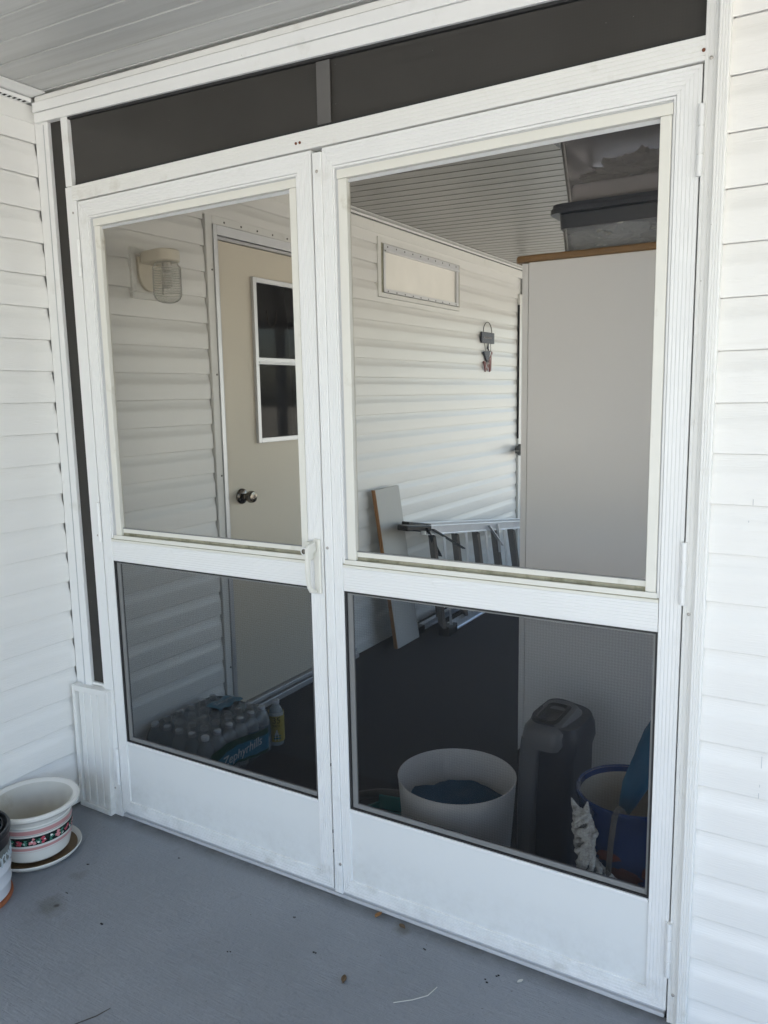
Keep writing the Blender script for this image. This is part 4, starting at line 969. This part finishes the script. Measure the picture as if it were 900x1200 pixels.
for k in range(nf):
    a=2*math.pi*k/nf; tgt=spR if k%2 else spP
    for _ in range(6): tgt.append((a+random.uniform(-.075,.075),.0985+random.uniform(-.008,.008),random.uniform(.0035,.006)))
    spW.append((a+.17,.0985+random.uniform(-.006,.006),.0042)); spW.append((a+random.uniform(-.03,.03),.099,.0028))
    for _ in range(4): spG.append((a+.17+random.uniform(-.05,.05),.0985+random.uniform(-.009,.009),.0045))
petals('leafgreen',spG)
def lift(s_,d): return s_
petals('petal_red',spR); petals('petal_pink',spP); petals('petal_white',spW)
sa_ = thing('saucer', 'cream drip saucer under the floral planter', 'saucer', (PX-.004,PY+.004,0))
g = MB(); g.lathe([(.0,.002),(.112,.002),(.122,.006),(.132,.016),(.1345,.022),(.1325,.0245),(.129,.022),(.120,.0105)],72); g.obj('rim','pot',sa_,smooth=40)
g = MB(); g.lathe([(.1205,.0115),(.110,.009),(.0,.009)],72); g.obj('well','saucer_in',sa_,smooth=40)
# white ribbed pail with black liner at the left edge
QX, QY = .180, -.540
pa = thing('ribbed_pail', 'white ribbed pail with a mottled grey band and black liner pot at the left edge', 'planter', (QX,QY,0))
g = MB(); g.lathe([(.0,.012),(.112,.012),(.116,.016),(.118,.045),(.1205,.050),(.1205,.054),(.119,.058),(.120,.085),(.1225,.090),(.1225,.094),(.121,.098),(.122,.120)],80); g.obj('lower_body','pail',pa,smooth=30)
g = MB(); g.lathe([(.122,.1205),(.123,.128),(.1235,.165)],80); g.obj('grey_band','pail_grey',pa,smooth=40)
g = MB(); g.lathe([(.1235,.1655),(.124,.190),(.127,.196),(.129,.200),(.129,.212),(.126,.2165),(.121,.215),(.118,.205),(.112,.2),(.110,.212),(.107,.215),(.104,.21),(.095,.05),(0,.05)],80); g.obj('black_liner','black_pl',pa,smooth=30)
g = MB(); g.lathe([(.0,.0),(.120,.0),(.122,.004),(.121,.0115),(.0,.0117)],72); g.obj('terracotta_base','terra',pa,smooth=30)
g = MB()
for k in range(40):
    a0=2*math.pi*k/40; pts=[]
    for s_ in range(15):
        t=s_/14; a=a0+.12*t+.055*math.sin(t*6.28*1.2)*random.uniform(.6,1); z=.132+.017*math.sin(t*6.28+k)*random.uniform(.7,1.); pts.append((.1242*math.cos(a),.1242*math.sin(a),z))
    g.tube(pts,.0016,5)
g.obj('script_lettering','textwhite',pa)

# litter on the floor
def leaf(name,label,cat,x,y,L_,W_,rz,m,curl=.25):
    mb=MB(); n=9; vs=[]; fs=[]
    for i in range(n):
        t=i/(n-1); w=W_*math.sin(math.pi*min(1,t*.97+.02))**.8*(1-.25*t)
        for j in (-1,-.5,0,.5,1): vs.append(((t-.5)*L_, j*w/2, .0012+curl*W_*(abs(j)**1.6)*.5+.15*curl*L_*(t-.5)**2))
    for i in range(n-1):
        for j in range(4): fs.append((i*5+j,(i+1)*5+j,(i+1)*5+j+1,i*5+j+1))
    mb.add(vs,fs); o=mb.obj(name,m,smooth=60,loc=(x,y,0)); o.rotation_euler=(0,0,rz)
    s_=o.modifiers.new('thickness','SOLIDIFY'); s_.thickness=.0006
    return tag(o,label,cat)
leaf('dry_leaf','small brown curled leaf alone in the middle of the grey floor','leaf',1.297,-.262,.028,.016,R(-65),'leafbrown',.5)
leaf('seed_husk','tan seed husk at the foot of the right storm door near the meeting gap','husk',1.246,-.014,.024,.014,R(70),'leaftan',.9)
leaf('dry_leaf','flat grey brown leaf scrap near the foot of the right storm door','leaf',1.325,-.020,.024,.016,R(-20),'leafbrown',.3)
leaf('pale_chip','pale grey chip on the floor in front of the right kick panel','chip',1.674,-.052,.018,.010,R(60),'chip',.4)
g=MB(); g.tube([(.83,-.70,.003),(.845,-.675,.004),(.862,-.645,.004),(.870,-.612,.003)],[.0008,.0013,.0013,.0008],6); tag(g.obj('twig','wire'),'thin dark curved twig on the floor at the lower left','twig')
g=MB(); g.tube([(1.44,-.265,.002),(1.475,-.235,.002),(1.50,-.205,.002),(1.507,-.17,.002)],.0011,5); tag(g.obj('thread','chip'),'thin white curved thread lying on the floor toward the right','thread')
sp=[(.98,-.33),(.56,-.08),(.60,-.42),(1.60,-.09),(1.62,-.065),(.335,-.245),(.40,-.375),(1.05,-.13),(1.18,-.22),(1.42,-.07)]
g=MB()
for (x,y) in sp:
    for _ in range(2):
        blob(g,(x+random.uniform(-.006,.006),y+random.uniform(-.006,.006),.0015),random.uniform(.0018,.0034),x*9+y,.5,1,2,(1.3,.8,.6))
tag(g.obj('dirt_crumbs','slot'),'scattered dark dirt crumbs over the grey floor','debris',kind='stuff')

# ------------------------------------------------------------------ CAMERA
cam = bpy.data.cameras.new('camera'); co = bpy.data.objects.new('camera', cam); col.objects.link(co); sc.camera = co
f = 925.659922; yaw, pitch, roll = 5.40523498e-01, -1.48792264e-01, -1.60052171e-02
cy, sy = math.cos(yaw), math.sin(yaw)
Fv = Vector((-sy*math.cos(pitch), cy*math.cos(pitch), math.sin(pitch))); R0 = Vector((cy, sy, 0)); U0 = R0.cross(Fv)
Rv = R0*math.cos(roll)+U0*math.sin(roll); Uv = -R0*math.sin(roll)+U0*math.cos(roll)
mt = Matrix((Rv, Uv, -Fv)).transposed().to_4x4(); mt.translation = Vector((2.29800086, -1.70229493, 1.52821751-.103))
co.matrix_world = mt
cam.sensor_fit = 'AUTO'; cam.sensor_width = 36; cam.lens = f*36/1200; cam.clip_start = .02; cam.clip_end = 500

# ------------------------------------------------------------------ LIGHT
w = bpy.data.worlds.new('World'); sc.world = w; w.use_nodes = True
nt = w.node_tree; bg = nt.nodes['Background']; sky = nt.nodes.new('ShaderNodeTexSky'); sky.sky_type = 'NISHITA'; sky.sun_disc = False
SE, SA = 58., 224.   # sun elevation, compass azimuth (from +y clockwise)
sky.sun_elevation = R(SE); sky.sun_rotation = R(SA); sky.air_density = 1.; sky.dust_density = 2.; sky.ozone_density = 1.
nt.links.new(sky.outputs[0], bg.inputs[0]); bg.inputs[1].default_value = .072
sun = bpy.data.lights.new('sun', 'SUN'); sun.energy = 4.9; sun.angle = R(.55); sun.color = (1, .965, .91)
so = bpy.data.objects.new('sun', sun); col.objects.link(so)
d = Vector((math.sin(R(SA))*math.cos(R(SE)), math.cos(R(SA))*math.cos(R(SE)), math.sin(R(SE))))
so.rotation_euler = d.to_track_quat('Z', 'Y').to_euler(); so.location = (0,0,8)
vs_ = sc.view_settings; vs_.view_transform = 'Standard'; vs_.look = 'None'; vs_.gamma = 1; vs_.use_curve_mapping = False
vs_.exposure = 3.14
sc.cycles.max_bounces = 12; sc.cycles.diffuse_bounces = 6; sc.cycles.transparent_max_bounces = 24
sc.cycles.use_denoising = True
sc.cycles.caustics_reflective = False; sc.cycles.caustics_refractive = False
